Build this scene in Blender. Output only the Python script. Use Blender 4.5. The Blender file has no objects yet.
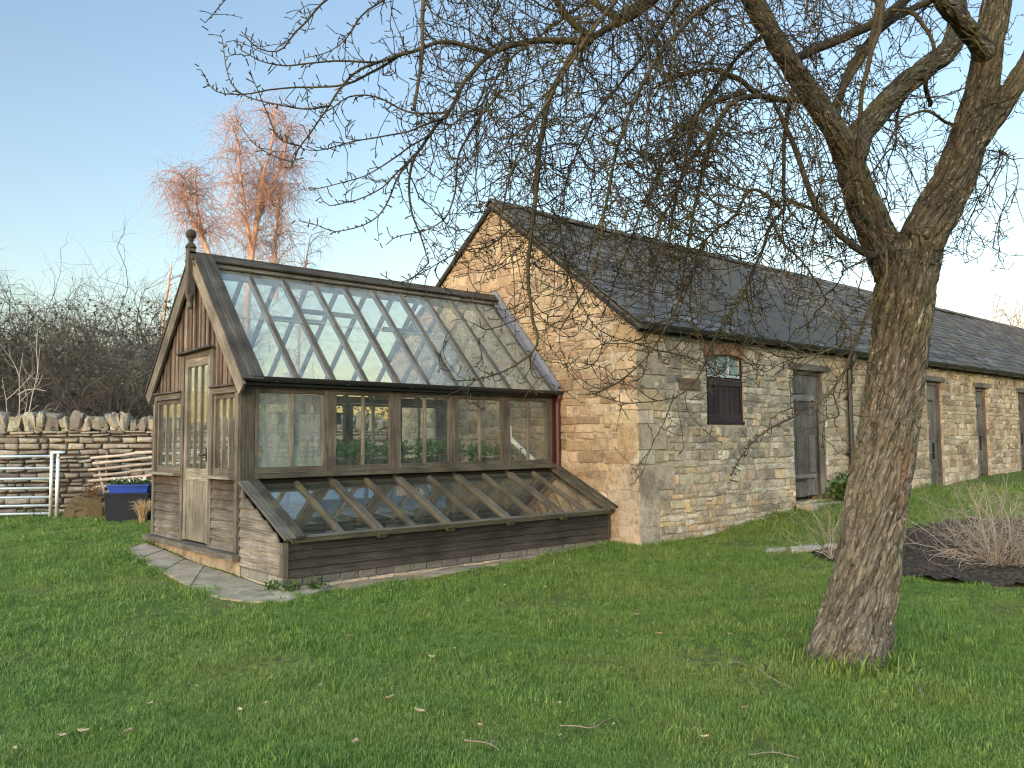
import bpy, math, random
import numpy as np
from mathutils import Vector, Matrix, noise
random.seed(7); RNG = np.random.default_rng(7)
scene = bpy.context.scene
COL = scene.collection
V3 = lambda *a: np.array(a, float)
# ------------------------------------------------------------------ camera
CAM = V3(-3.8112, -8.6970, 1.1916); F = 833.74
YAW, PIT, ROL = math.radians(48.335), math.radians(3.861), math.radians(-0.434)
FW = V3(math.cos(YAW)*math.cos(PIT), math.sin(YAW)*math.cos(PIT), math.sin(PIT))
_r = V3(math.sin(YAW), -math.cos(YAW), 0); _u = np.cross(_r, FW)
RT = _r*math.cos(ROL)+_u*math.sin(ROL); UP = _u*math.cos(ROL)-_r*math.sin(ROL)
def at(x, y, d):                      # survey helper: a sight line and a distance give a place
    return CAM+(FW+RT*(x-512)/F-UP*(y-384)/F)*d
cd = bpy.data.cameras.new('camera'); cam = bpy.data.objects.new('camera', cd); COL.objects.link(cam)
cd.sensor_width = 36; cd.lens = F/1024*36; cd.clip_end = 3000; cd.clip_start = .05
M = Matrix(((RT[0], UP[0], -FW[0], CAM[0]), (RT[1], UP[1], -FW[1], CAM[1]), (RT[2], UP[2], -FW[2], CAM[2]), (0, 0, 0, 1)))
cam.matrix_world = M; scene.camera = cam
# ------------------------------------------------------------------ dimensions (metres, z = 0 at the greenhouse door sill)
GW, GL = 2.7, 4.79                    # greenhouse width (y) and length (x)
BX, BY, BYR = 4.79, -1.53, 1.40       # barn gable plane, front wall plane, ridge line
BEAVE, BRIDGE, BEND = 2.82, 5.04, 36.0
BYB = 2*BYR-BY                        # rear wall
# ------------------------------------------------------------------ ground height
_cp = np.array([(0,2.65,-.14),(0,0,-.25),(0,-1,-.27),(2.4,-1.2,-.26),(4.6,-1.6,-.23),(6.1,-1.53,-.20),(7.7,-1.53,-.07),(9.3,-1.53,.09),(14,-1.5,.15),
 (17,-1.5,.28),(20,-1.5,.36),(30,-1.5,.6),(2.1,-5.7,-.43),(-3.8,-8.7,-.42),(6.5,-4.5,-.33),(10,-5,-.2),(15,-6,-.05),(25,-12,.1),(-15,-15,-.5),(0,-20,-.5),
 (-12,3,-.2),(-10,15,-.02),(0,9,-.06),(4.8,6,-.06),(10,18,0),(-2,5,-.12),(30,20,.3),(-.6,1.3,-.22)], float)
def _tps(r2): return np.where(r2 > 1e-12, r2*np.log(np.maximum(r2, 1e-12)), 0)
_n = len(_cp); _A = np.zeros((_n+3, _n+3))
_d2 = ((_cp[:, None, :2]-_cp[None, :, :2])**2).sum(-1)
_A[:_n, :_n] = _tps(_d2)+np.eye(_n)*.3; _A[:_n, _n] = 1; _A[:_n, _n+1:] = _cp[:, :2]; _A[_n, :_n] = 1; _A[_n+1:, :_n] = _cp[:, :2].T
_w = np.linalg.solve(_A, np.r_[_cp[:, 2], 0, 0, 0])
def gh(x, y):
    x = np.asarray(x, float); y = np.asarray(y, float)
    d2 = (x[..., None]-_cp[:, 0])**2+(y[..., None]-_cp[:, 1])**2
    z = (_tps(d2)*_w[:_n]).sum(-1)+_w[_n]+_w[_n+1]*x+_w[_n+2]*y
    r = np.hypot(x-4, y); k = np.clip((r-24)/30, 0, 1); k = k*k*(3-2*k)
    z = np.clip(z, -.9, 1.2)*(1-k)+(-.1)*k
    b = .012*np.sin(x*2.1+1.3*np.sin(y*1.7))*np.cos(y*2.6+x*.7)+.008*np.sin(x*5.3+y*3.1)
    return z+b*(1-k)
def ground_hit(px, py):
    d = FW+RT*(px-512)/F-UP*(py-384)/F; t = 2.0
    for _ in range(60):
        p = CAM+d*t; t += (p[2]-float(gh(p[0], p[1])))/max(1e-3, -d[2])*.7
    return CAM+d*t
# ------------------------------------------------------------------ mesh builder
class MB:
    def __init__(s): s.v = []; s.f = []; s.uv = []; s.c = []; s.n = 0
    def add(s, verts, faces, col=(1, 1, 1), uvs=None):
        b = s.n; verts = np.asarray(verts, float).reshape(-1, 3); s.v.append(verts); s.n += len(verts)
        c = np.asarray(col, float)
        s.c.append(np.broadcast_to(c, (len(verts), 3)) if c.ndim == 1 else c)
        for k, f in enumerate(faces):
            s.f.append([i+b for i in f]); s.uv.append(uvs[k] if uvs is not None else [(0, 0)]*len(f))
        return s
    def beam(s, p, q, w, h, wd=(0, 0, 1), col=None, taper=1.0):
        """bar from p to q; w is its size along wd, h across; UV u runs with the grain"""
        p = np.asarray(p, float); q = np.asarray(q, float); a = q-p; L = np.linalg.norm(a); a = a/L
        wd = np.asarray(wd, float); wd = wd-a*(wd@a); wd /= np.linalg.norm(wd); hd = np.cross(a, wd)
        vs = []
        for e, t in ((p, 1), (q, taper)):
            for i, j in ((-1, -1), (1, -1), (1, 1), (-1, 1)): vs.append(e+wd*w/2*i*t+hd*h/2*j*t)
        u0, v0 = random.uniform(0, 50), random.uniform(0, 50)
        fs = [(0, 3, 2, 1), (4, 5, 6, 7)]; uv = [[(u0, v0), (u0, v0+h), (u0+.02, v0+h), (u0+.02, v0)]]*2
        for k in range(4):
            k2 = (k+1) % 4; ww = w if k % 2 == 0 else h
            fs.append((k, k2, k2+4, k+4)); o = v0+k*1.3
            uv.append([(u0, o), (u0, o+ww), (u0+L, o+ww), (u0+L, o)])
        if col is None: g = random.uniform(.78, 1.2); col = (g, g*random.uniform(.96, 1.02), g*random.uniform(.92, 1.03))
        return s.add(vs, fs, col, uv)
    def box(s, x0, x1, y0, y1, z0, z1, col=None):
        d = [abs(x1-x0), abs(y1-y0), abs(z1-z0)]; m = ((x0+x1)/2, (y0+y1)/2, (z0+z1)/2); k = int(np.argmax(d))
        lo = [x0, y0, z0]; hi = [x1, y1, z1]; p = list(m); q = list(m); p[k] = lo[k]; q[k] = hi[k]
        wd = [0, 0, 0]; w = (k+2) % 3; h = (k+1) % 3; wd[w] = 1
        return s.beam(p, q, d[w], d[h], wd, col)
    def prism(s, pts, ext, col=(1, 1, 1)):
        pts = np.asarray(pts, float); n = len(pts); e = np.asarray(ext, float)
        vs = np.vstack([pts, pts+e]); L = np.linalg.norm(e)
        nrm = np.cross(pts[1]-pts[0], pts[2]-pts[0]); flip = nrm@e > 0
        fs = [tuple(range(n)), tuple(range(2*n-1, n-1, -1))]
        for i in range(n): j = (i+1) % n; fs.append((i, i+n, j+n, j))
        if flip: fs = [f[::-1] for f in fs]
        u0 = random.uniform(0, 50)
        def uvs(f):
            P = vs[list(f)]; a = np.argsort(-(P.max(0)-P.min(0)))[:2]
            return [(u0+P[i][a[0]], u0+P[i][a[1]]) for i in range(len(f))]
        return s.add(vs, fs, col, [uvs(f) for f in fs])
    def tube(s, pts, rad, k=8, col=(1, 1, 1), cap=True):
        v, f = tube_np(np.asarray(pts, float)[None], np.asarray(rad, float)[None], k)
        f = [tuple(x) for x in f]; n = len(pts)
        if cap: f.append(tuple(range(k-1, -1, -1))); f.append(tuple(range((n-1)*k, n*k)))
        return s.add(v, f, col)
    def lathe(s, c, prof, k=20, col=(1, 1, 1), axis=2):
        vs = []; c = np.asarray(c, float)
        for r, z in prof:
            for i in range(k):
                a = 2*math.pi*i/k; p = [r*math.cos(a), r*math.sin(a), z]
                vs.append(c+np.roll(p, axis-2))
        fs = []
        for j in range(len(prof)-1):
            for i in range(k): i2 = (i+1) % k; fs.append((j*k+i, j*k+i2, (j+1)*k+i2, (j+1)*k+i))
        fs.append(tuple(range(k-1, -1, -1))); n = len(prof)-1; fs.append(tuple(range(n*k, n*k+k)))
        return s.add(vs, fs, col)
    def build_each(s, name, mat, parent=None, smooth=False):
        """every piece added so far becomes a mesh of its own"""
        out = []; v0 = 0; f0 = 0; nf = []
        for k, v in enumerate(s.v):
            m = MB(); v1 = v0+len(v); fs = []
            while f0 < len(s.f) and min(s.f[f0]) < v1: fs.append(f0); f0 += 1
            m.add(v, [[i-v0 for i in s.f[j]] for j in fs], s.c[k], [s.uv[j] for j in fs]); out.append(m.build(name, mat, parent, smooth)); v0 = v1
        return out
    def build(s, name, mat, parent=None, smooth=False):
        v = np.vstack(s.v); o = np.array(wloc(parent)) if parent else V3(0, 0, 0)
        me = bpy.data.meshes.new(name); me.from_pydata((v-o).tolist(), [], s.f); 
        uv = me.uv_layers.new(name='UVMap')
        uv.data.foreach_set('uv', np.array([c for f in s.uv for c in f], np.float32).ravel())
        ca = me.color_attributes.new('Col', 'FLOAT_COLOR', 'POINT')
        cc = np.ones((len(v), 4), np.float32); cc[:, :3] = np.vstack(s.c); ca.data.foreach_set('color', cc.ravel())
        if smooth: me.polygons.foreach_set('use_smooth', np.ones(len(me.polygons), bool))
        me.materials.append(mat); me.update()
        ob = bpy.data.objects.new(name, me); COL.objects.link(ob)
        if parent: ob.parent = parent
        return ob
def wloc(o):
    p = Vector((0, 0, 0))
    while o: p += o.location; o = o.parent
    return p
def tube_np(P, R, k):
    """P (m,n,3) centre lines, R (m,n) radii -> verts, quads"""
    m, n, _ = P.shape
    T = np.empty_like(P); T[:, 1:-1] = P[:, 2:]-P[:, :-2]; T[:, 0] = P[:, 1]-P[:, 0]; T[:, -1] = P[:, -1]-P[:, -2]
    T /= np.linalg.norm(T, axis=2, keepdims=True)+1e-12
    mean = P[:, -1]-P[:, 0]; mean /= np.linalg.norm(mean, axis=1, keepdims=True)+1e-12
    ref = np.where(np.abs(mean[:, 2:3]) < .8, np.array([[0, 0, 1.]]), np.array([[1., 0, 0]]))
    A = np.cross(T, ref[:, None, :]); A /= np.linalg.norm(A, axis=2, keepdims=True)+1e-12; B = np.cross(T, A)
    an = np.arange(k)*2*np.pi/k
    Vv = P[:, :, None]+R[:, :, None, None]*(A[:, :, None]*np.cos(an)[:, None]+B[:, :, None]*np.sin(an)[:, None])
    idx = np.arange(m*n*k).reshape(m, n, k); a = idx[:, :-1]; b = idx[:, 1:]
    q = np.stack([a, np.roll(a, -1, 2), np.roll(b, -1, 2), b], -1).reshape(-1, 4)
    return Vv.reshape(-1, 3), q
def mesh_np(name, v, quads, mat, parent=None, smooth=True, cols=None):
    o = np.array(wloc(parent)) if parent else V3(0, 0, 0)
    me = bpy.data.meshes.new(name); v = np.asarray(v-o, np.float32); q = np.asarray(quads, np.int32); k = q.shape[1]
    me.vertices.add(len(v)); me.vertices.foreach_set('co', v.ravel())
    me.loops.add(q.size); me.loops.foreach_set('vertex_index', q.ravel())
    me.polygons.add(len(q)); me.polygons.foreach_set('loop_start', np.arange(0, q.size, k, dtype=np.int32)); me.polygons.foreach_set('loop_total', np.full(len(q), k, np.int32))
    if smooth: me.polygons.foreach_set('use_smooth', np.ones(len(q), bool))
    if cols is None: cols = np.ones((len(v), 3))
    if cols is not None:
        ca = me.color_attributes.new('Col', 'FLOAT_COLOR', 'POINT'); cc = np.ones((len(v), 4), np.float32); cc[:, :3] = cols; ca.data.foreach_set('color', cc.ravel())
    me.update(calc_edges=True); me.validate(); me.materials.append(mat)
    ob = bpy.data.objects.new(name, me); COL.objects.link(ob)
    if parent: ob.parent = parent
    return ob
class Lines:
    """many thin tapered tubes gathered into one mesh"""
    def __init__(s): s.g = {}
    def add(s, pts, rad, col=(1, 1, 1)): s.g.setdefault(len(pts), []).append((pts, rad, col))
    def build(s, name, mat, parent=None, k=3):
        vs, qs, cs, b = [], [], [], 0
        for n, L in s.g.items():
            P = np.array([x[0] for x in L], float); R = np.array([x[1] for x in L], float)
            v, q = tube_np(P, R, k); vs.append(v); qs.append(q+b); b += len(v)
            cs.append(np.repeat(np.array([x[2] for x in L], float), n*k, axis=0))
        return mesh_np(name, np.vstack(vs), np.vstack(qs), mat, parent, True, np.vstack(cs))
def tag(o, label=None, cat=None, group=None, kind=None):
    if label: o['label'] = label
    if cat: o['category'] = cat
    if group: o['group'] = group
    if kind: o['kind'] = kind
    return o
def empty(name, loc, label, cat, group=None):
    o = bpy.data.objects.new(name, None); COL.objects.link(o); o.location = Vector(loc); o.empty_display_size = .2
    return tag(o, label, cat, group)
def copy_tree(o, parent=None):
    c = o.copy(); COL.objects.link(c)
    if parent: c.parent = parent
    for ch in [x for x in bpy.data.objects if x.parent == o]: copy_tree(ch, c)
    return c
# ------------------------------------------------------------------ materials
class NT:
    def __init__(s, m): m.use_nodes = True; s.t = m.node_tree; s.t.nodes.clear()
    def n(s, typ, ins=None, **kw):
        nd = s.t.nodes.new(typ)
        for k, v in kw.items(): setattr(nd, k, v)
        for k, v in (ins or {}).items(): s.set(nd.inputs[k], v)
        return nd
    def set(s, sock, v):
        if hasattr(v, 'is_output'): s.t.links.new(v, sock)
        elif isinstance(v, bpy.types.Node): s.t.links.new(v.outputs[0], sock)
        else:
            if isinstance(v, (tuple, list)) and len(v) == 3 and sock.type == 'RGBA': v = (*v, 1)
            sock.default_value = v
    def noise(s, vec, scale, detail=4, rough=.55, dist=0):
        return s.n('ShaderNodeTexNoise', {'Vector': vec, 'Scale': scale, 'Detail': detail, 'Roughness': rough, 'Distortion': dist}).outputs[0]
    def mapv(s, vec, scale): return s.n('ShaderNodeMapping', {'Vector': vec, 'Scale': scale}).outputs[0]
    def ramp(s, fac, *stops):
        r = s.n('ShaderNodeValToRGB', {'Fac': fac}); e = r.color_ramp.elements
        while len(e) < len(stops): e.new(.5)
        for i, (p, c) in enumerate(stops):
            e[i].position = p; e[i].color = (c, c, c, 1) if isinstance(c, (int, float)) else (*c, 1)
        return r.outputs[0]
    def mix(s, fac, a, b, bt='MIX'):
        m = s.n('ShaderNodeMix', data_type='RGBA', blend_type=bt); s.set(m.inputs[0], fac); s.set(m.inputs[6], a); s.set(m.inputs[7], b); return m.outputs[2]
    def math(s, op, a, b=0, clamp=False):
        m = s.n('ShaderNodeMath', operation=op, use_clamp=clamp); s.set(m.inputs[0], a); s.set(m.inputs[1], b); return m.outputs[0]
    def bump(s, h, strength=.5, dist=.01): return s.n('ShaderNodeBump', {'Height': h, 'Strength': strength, 'Distance': dist}).outputs[0]
    def bsdf(s, col, rough=.8, normal=None, spec=.3, **kw):
        b = s.n('ShaderNodeBsdfPrincipled', {'Base Color': col, 'Roughness': rough, 'Specular IOR Level': spec, **kw})
        if normal is not None: s.set(b.inputs['Normal'], normal)
        return b
    def out(s, sh): s.n('ShaderNodeOutputMaterial', {'Surface': sh})
    def pos(s): return s.n('ShaderNodeNewGeometry').outputs['Position']
    def attr(s, name='Col'): return s.n('ShaderNodeAttribute', attribute_name=name).outputs['Color']
def mat(name):
    m = bpy.data.materials.new(name); return m, NT(m)
def plain(name, col, rough=.6, metal=0, var=.15, scale=6, spec=.4):
    m, t = mat(name); p = t.pos(); n = t.noise(p, scale, 5)
    c = t.mix(t.ramp(n, (.3, 0), (.7, 1)), tuple(x*(1-var) for x in col), tuple(min(1, x*(1+var)) for x in col))
    c = t.mix(1, c, t.attr(), 'MULTIPLY')
    t.out(t.bsdf(c, rough, t.bump(t.noise(p, scale*8, 3), .15, .004), spec, Metallic=metal)); return m
def wood(name, a, b, moss=0, dark=.35, rough=.85, mosscol=(.10, .11, .03)):
    m, t = mat(name); uv = t.n('ShaderNodeTexCoord').outputs['UV']; p = t.pos()
    g = t.noise(t.mapv(uv, (1.2, 34, 1)), 1.6, 6, .65, .6); g2 = t.noise(t.mapv(uv, (3, 120, 1)), 1, 3, .6)
    c = t.mix(t.ramp(g, (.32, 0), (.68, 1)), a, b)
    c = t.mix(t.ramp(g2, (.45, 0), (.62, dark)), c, tuple(x*.35 for x in a))
    st = t.noise(p, 2.3, 5, .6); c = t.mix(t.ramp(st, (.35, .75), (.6, 0)), c, tuple(x*.55 for x in a))
    c = t.mix(1, c, t.attr(), 'MULTIPLY')
    if moss:
        mm = t.noise(p, 5.5, 6, .7); c = t.mix(t.ramp(mm, (.62-.28*moss, 0), (.8-.22*moss, .85)), c, mosscol)
    h = t.math('ADD', g, t.math('MULTIPLY', g2, .6))
    t.out(t.bsdf(c, rough, t.bump(h, .5, .006), .2)); return m
def stone(name, lich=(.42, .40, .33), lichamt=.5, darkamt=.4):
    m, t = mat(name); p = t.pos(); n1 = t.noise(p, 9, 6, .7); n2 = t.noise(p, 38, 5, .7); n3 = t.noise(p, 2.2, 4, .6); n4 = t.noise(p, 22, 4, .75)
    c = t.attr()
    c = t.mix(t.ramp(n1, (.32, .7), (.6, 0)), c, t.mix(1, c, (.55, .49, .42), 'MULTIPLY'))
    c = t.mix(t.ramp(n2, (.5, 0), (.75, .6)), c, t.mix(1, c, (1.35, 1.32, 1.25), 'MULTIPLY'))
    c = t.mix(t.ramp(n4, (.60, 0), (.68, lichamt)), c, lich)
    c = t.mix(t.ramp(t.math('MULTIPLY', n3, t.math('ADD', n4, .5)), (.46, 0), (.66, darkamt)), c, (.07, .06, .05))
    n6 = t.noise(p, 75, 3, .75); c = t.mix(t.ramp(n6, (.38, .6), (.5, 0)), c, t.mix(1, c, (.55, .52, .48), 'MULTIPLY'))
    h = t.math('ADD', n1, t.math('MULTIPLY', n2, .5))
    t.out(t.bsdf(c, .92, t.bump(h, .7, .012), .15)); return m
def glass(name, tint, dirt_haze, rough=.015, dcol=(.55, .6, .58), streak=(3, 3, .5), ior=1.5):
    m, t = mat(name); p = t.pos()
    tr = t.n('ShaderNodeBsdfTransparent', {'Color': tint}); gl = t.n('ShaderNodeBsdfGlossy', {'Color': (1, 1, 1), 'Roughness': rough, 'Normal': t.bump(t.noise(p, 1.1, 1), .08, .02)})
    f0 = ((ior-1)/(ior+1))**2; fr = t.math('ADD', t.math('MULTIPLY', t.math('POWER', t.n('ShaderNodeLayerWeight').outputs['Facing'], 5), 1-f0), f0)
    s1 = t.n('ShaderNodeMixShader', {0: fr, 1: tr, 2: gl})
    df = t.n('ShaderNodeBsdfDiffuse', {'Color': dcol}); tl = t.n('ShaderNodeBsdfTranslucent', {'Color': dcol})
    dd = t.n('ShaderNodeMixShader', {0: .5, 1: df, 2: tl})
    a = t.noise(t.mapv(p, streak), 4, 6, .65); b = t.noise(p, 28, 4, .7)
    k = t.ramp(t.math('ADD', t.math('MULTIPLY', a, .75), t.math('MULTIPLY', b, .25)), (.36, dirt_haze*.25), (.68, dirt_haze))
    t.out(t.n('ShaderNodeMixShader', {0: k, 1: s1, 2: dd})); return m

M_WOOD = wood('weathered_timber', (.052, .046, .040), (.158, .145, .127), moss=.05, dark=.6)
M_WOODL = wood('pale_weathered_timber', (.088, .080, .069), (.255, .236, .206), moss=.04, dark=.55)
M_WOODD = wood('dark_wet_timber', (.018, .0165, .015), (.056, .051, .046), moss=.12, mosscol=(.055, .055, .028), dark=.6)
M_WOODM = wood('mossy_timber', (.048, .044, .037), (.150, .138, .116), moss=.42, mosscol=(.078, .076, .030), dark=.55)
M_WOODB = wood('brown_timber', (.058, .044, .037), (.165, .142, .120), moss=0, dark=.6)
M_DOOR = wood('barn_door_timber', (.060, .053, .047), (.165, .150, .135), moss=0, dark=.65)
M_DARKBOARD = wood('shutter_paint', (.022, .013, .014), (.042, .025, .026), rough=.6, dark=.2)
M_GUT = plain('black_gutter', (.018, .017, .018), .35)
M_RED = plain('oxblood_pipe', (.045, .014, .014), .5)
M_LEAD = plain('lead_flashing', (.085, .098, .122), .6, var=.25)
M_GLASS = glass('window_glass', (.95, .97, .95), .07)
M_RGLASS = glass('roof_glass', (.95, .97, .955), .40, .02, (.46, .50, .45), (2, 2, 2), 1.75)
M_RGLASS2 = glass('roof_glass_clear', (.96, .975, .965), .08, .02, (.60, .66, .64), (2, 2, 2), 1.6)
M_CGLASS = glass('frame_glass', (.90, .92, .89), .08, .015, (.42, .44, .36), (3, 3, .5), 2.9)
M_GLASS1 = glass('painted_haze_glass', (.80, .84, .82), .36, .02, (.66, .70, .67), (3, 3, .5), 2.9)  # first pane: bright reflection painted in as a pale haze layer
M_STONE = stone('barn_stone', (.40, .37, .30), .55, .6); M_DRY = stone('drystone', (.45, .43, .36), .45, .5)
M_MORTAR = plain('lime_mortar', (.235, .195, .138), .95, scale=14, var=.45)
M_GAP = plain('wall_core', (.05, .043, .034), .95)
M_BRICK = plain('plinth_brick', (.185, .15, .105), .95, scale=7, var=.5)
M_SLATE = None
def slate_mat():
    m, t = mat('roof_slate'); p = t.pos(); n = t.noise(p, 11, 6, .7); n2 = t.noise(p, 1.3, 4, .6); n3 = t.noise(p, 30, 4, .7)
    c = t.mix(1, t.mix(t.ramp(n, (.3, 0), (.7, 1)), (.033, .032, .032), (.082, .080, .079)), t.attr(), 'MULTIPLY')
    c = t.mix(t.ramp(n2, (.44, 0), (.66, .6)), c, (.070, .066, .040))
    c = t.mix(t.ramp(n3, (.64, 0), (.7, .5)), c, (.25, .25, .22))
    t.out(t.bsdf(c, .78, t.bump(n, .5, .008), .06)); return m
M_SLATE = slate_mat()

def bark_mat(name, a, b, lich=.5, moss=.4, sc=1.0):
    m, t = mat(name); p = t.pos(); n = t.noise(p, 16*sc, 6, .7); pz = t.mapv(p, (1, 1, .4)); n2 = t.noise(pz, 46*sc, 4, .75, .5); n3 = t.noise(p, 2.6, 4, .6); n4 = t.noise(pz, 24*sc, 5, .8, .8)
    c = t.mix(t.ramp(n, (.32, 0), (.66, 1)), a, b); c = t.mix(1, c, t.attr(), 'MULTIPLY')
    c = t.mix(t.ramp(n3, (.44, 0), (.66, moss)), c, (.085, .080, .030)); c = t.mix(t.ramp(n2, (.60, 0), (.70, lich)), c, (.27, .26, .225)); c = t.mix(t.ramp(n4, (.58, 0), (.66, lich*.8)), c, (.22, .225, .175))
    t.out(t.bsdf(c, .92, t.bump(t.math('ADD', n, t.math('MULTIPLY', n2, .5)), .55, .012*max(.3, 1/sc)), .15)); return m
# ------------------------------------------------------------------ masonry
def block(mb, fr, u0, u1, v0, v1, w, col, rnd=.018, bulge=.004, cut=None, edge=.013):
    """one squared rubble stone: fr=(origin,u,v,n); cut(u)->max v for a gable slope"""
    O, U, Vv, N = fr; nu = max(3, min(7, int((u1-u0)/.07)+2)); nv = 4
    r = min(.009, (u1-u0)*.2, (v1-v0)*.2); us = np.r_[u0, u0+r, np.linspace(u0+r, u1-r, nu)[1:-1], u1-r, u1]; vs = np.r_[v0, v0+r, (v0+v1)/2, v1-r, v1]
    P = []; jit = lambda a: random.uniform(-a, a); cu, cv = (u0+u1)/2, (v0+v1)/2; tu, tv = jit(.05), jit(.09)
    cor = {(0, 0): (jit(rnd), jit(rnd)), (1, 0): (jit(rnd), jit(rnd)), (0, 1): (jit(rnd), jit(rnd)), (1, 1): (jit(rnd), jit(rnd))}
    nu_, nv_ = len(us), len(vs)
    for j, v in enumerate(vs):
        for i, u in enumerate(us):
            a = (u-u0)/(u1-u0); b = (v-v0)/(v1-v0); e = (i in (0, nu_-1))+(j in (0, nv_-1))
            du = sum(cor[(x, y)][0]*((a if x else 1-a)*(b if y else 1-b)) for x in (0, 1) for y in (0, 1))
            dv = sum(cor[(x, y)][1]*((a if x else 1-a)*(b if y else 1-b)) for x in (0, 1) for y in (0, 1))
            uu, v_ = u+du+jit(.003), v+dv+jit(.003)
            if e == 2: uu += (cu-uu)*.03; v_ += (cv-v_)*.06
            ww = w+bulge*(1-(2*a-1)**2)*(1-(2*b-1)**2)+tu*(u-cu)*.5+tv*(v-cv)*.5+jit(.005)-(edge if e else 0)
            if cut is not None: v_ = min(v_, cut(uu))
            P.append(O+U*uu+Vv*v_+N*ww)
    n0 = len(P)
    for j in range(nv_):
        for i in range(nu_):
            if i in (0, nu_-1) or j in (0, nv_-1): pass
    fs = []
    for j in range(nv_-1):
        for i in range(nu_-1): k = j*nu_+i; fs.append((k, k+1, k+nu_+1, k+nu_))
    ring = [i for i in range(nu_)]+[j*nu_+nu_-1 for j in range(1, nv_)]+[(nv_-1)*nu_+i for i in range(nu_-2, -1, -1)]+[j*nu_ for j in range(nv_-2, 0, -1)]
    back = [P[i]-N*.06 for i in ring]; m = len(ring)
    for i in range(m): j = (i+1) % m; fs.append((ring[j], ring[i], n0+i, n0+j))
    g = np.array(P+back); mb.add(g, fs, np.array(col))
def courses(mb, fr, umax, vlo, vhi, colf, holes=(), ch=(.085, .19), cl=(.14, .52), cut=None, gap=.010, umin=0, vlof=None, w=.0, edge=.013):
    v = vlo
    while v < vhi-.03:
        h = min(random.uniform(*ch), vhi-v); u = umin-random.uniform(0, .2)
        if vhi-v-h < .05: h = vhi-v
        while u < umax-.01:
            ln = random.uniform(*cl)*random.uniform(.6, 1.1); a, b = max(u, umin), min(u+ln, umax); u += ln
            if umax-b < .08: b = umax; u = umax
            segs = [(a, b)]
            for (h0, h1, k0, k1) in holes:
                if v+h > k0+.015 and v < k1-.015:
                    ns = []
                    for (s0, s1) in segs:
                        if s1 <= h0 or s0 >= h1: ns.append((s0, s1)); continue
                        if s0 < h0: ns.append((s0, h0))
                        if s1 > h1: ns.append((h1, s1))
                    segs = ns
            for (s0, s1) in segs:
                if s1-s0 < .04: continue
                if cut is not None and max(cut(s0), cut(s1)) < v+.02: continue
                if vlof is not None and vlof((s0+s1)/2) > v+h: continue
                g = gap*random.uniform(.5, 1.3)
                if h > .12 and s1-s0 > .2 and random.random() < .3:
                    hm = v+h*random.uniform(.4, .6); sm = s0+(s1-s0)*random.uniform(.35, .65)
                    for (q0, q1, r0, r1) in ((s0, sm, v, v+h), (sm, s1, v, hm), (sm, s1, hm, v+h)):
                        block(mb, fr, q0+g/2, q1-g/2, r0+g/2, r1-g/2, w+random.uniform(-.008, .012), colf((q0+q1)/2, (r0+r1)/2), cut=cut, edge=edge)
                else:
                    block(mb, fr, s0+g/2, s1-g/2, v+g/2, v+h-g/2, w+random.uniform(-.008, .012), colf((s0+s1)/2, v+h/2), cut=cut, edge=edge)
        v += h
def lerp(a, b, t): return tuple(x+(y-x)*t for x, y in zip(a, b))
OCH = [(.285, .218, .135), (.260, .194, .118), (.325, .262, .172), (.230, .170, .108), (.350, .290, .200), (.305, .240, .158), (.195, .140, .088)]
PAL = [(.395, .338, .242), (.335, .285, .202), (.44, .385, .29), (.295, .250, .182), (.40, .315, .195)]
GRY = [(.265, .228, .168), (.305, .262, .190), (.220, .188, .140), (.325, .268, .185)]
def grey(c, k): m = (c[0]*.4+c[1]*.4+c[2]*.2); return tuple(x+(m-x)*k for x in c)
def vary(c, a=.12): g = random.uniform(1-a, 1+a); return tuple(x*g*random.uniform(.97, 1.03) for x in c)
def col_gable(u, v):                  # u = y from front corner, v = z
    n = noise.noise(Vector((u*.7, v*.7, 3)))
    pl = max(0, min(1, (1.0-v)/1.3))*.85 + (.35 if n > .25 else 0)
    c = random.choice(OCH)
    if random.random() < pl: c = random.choice(PAL)
    if v > 2.6: c = lerp(c, (.28, .20, .118), .3)
    return vary(grey(c, .16), .18)
def col_front(u, v):                  # u = x from corner
    n = noise.noise(Vector((u*.5+9, v*.8, 1)))
    if u < 5.2:
        if v > .85 and random.random() < .48+n*.6: c = random.choice(GRY)
        elif v > .3 and random.random() < .35: c = random.choice(GRY+PAL)
        else: c = random.choice(PAL+[(.5, .36, .2)])
        if u > 2.9 and random.random() < .45: c = random.choice(PAL+OCH[:2])
    else:
        c = random.choice(OCH[:6]+PAL[:2]) if v > .5 else random.choice(PAL+OCH[4:6])
    return vary(grey(c, .08), .17)
# ------------------------------------------------------------------ BARN
barn = empty('stone_barn', (BX, BY, float(gh(BX, BY))), 'long golden stone barn with dark slate roof behind the greenhouse', 'barn')
sl = (BRIDGE-BEAVE)/(BYR-BY); ROOFTH = .10
def roofz(y): return BEAVE+sl*(min(y, 2*BYR-y)-BY)
op = [('window', 6.37, 7.32, 1.42, 2.50), ('door', 8.76, 9.81, .14, 2.33), ('door', 14.08, 14.82, .12, 2.36), ('door', 16.72, 17.45, .26, 2.32), ('door', 19.55, 20.3, .34, 2.30), ('door', 23.2, 23.95, .42, 2.30)]
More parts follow.
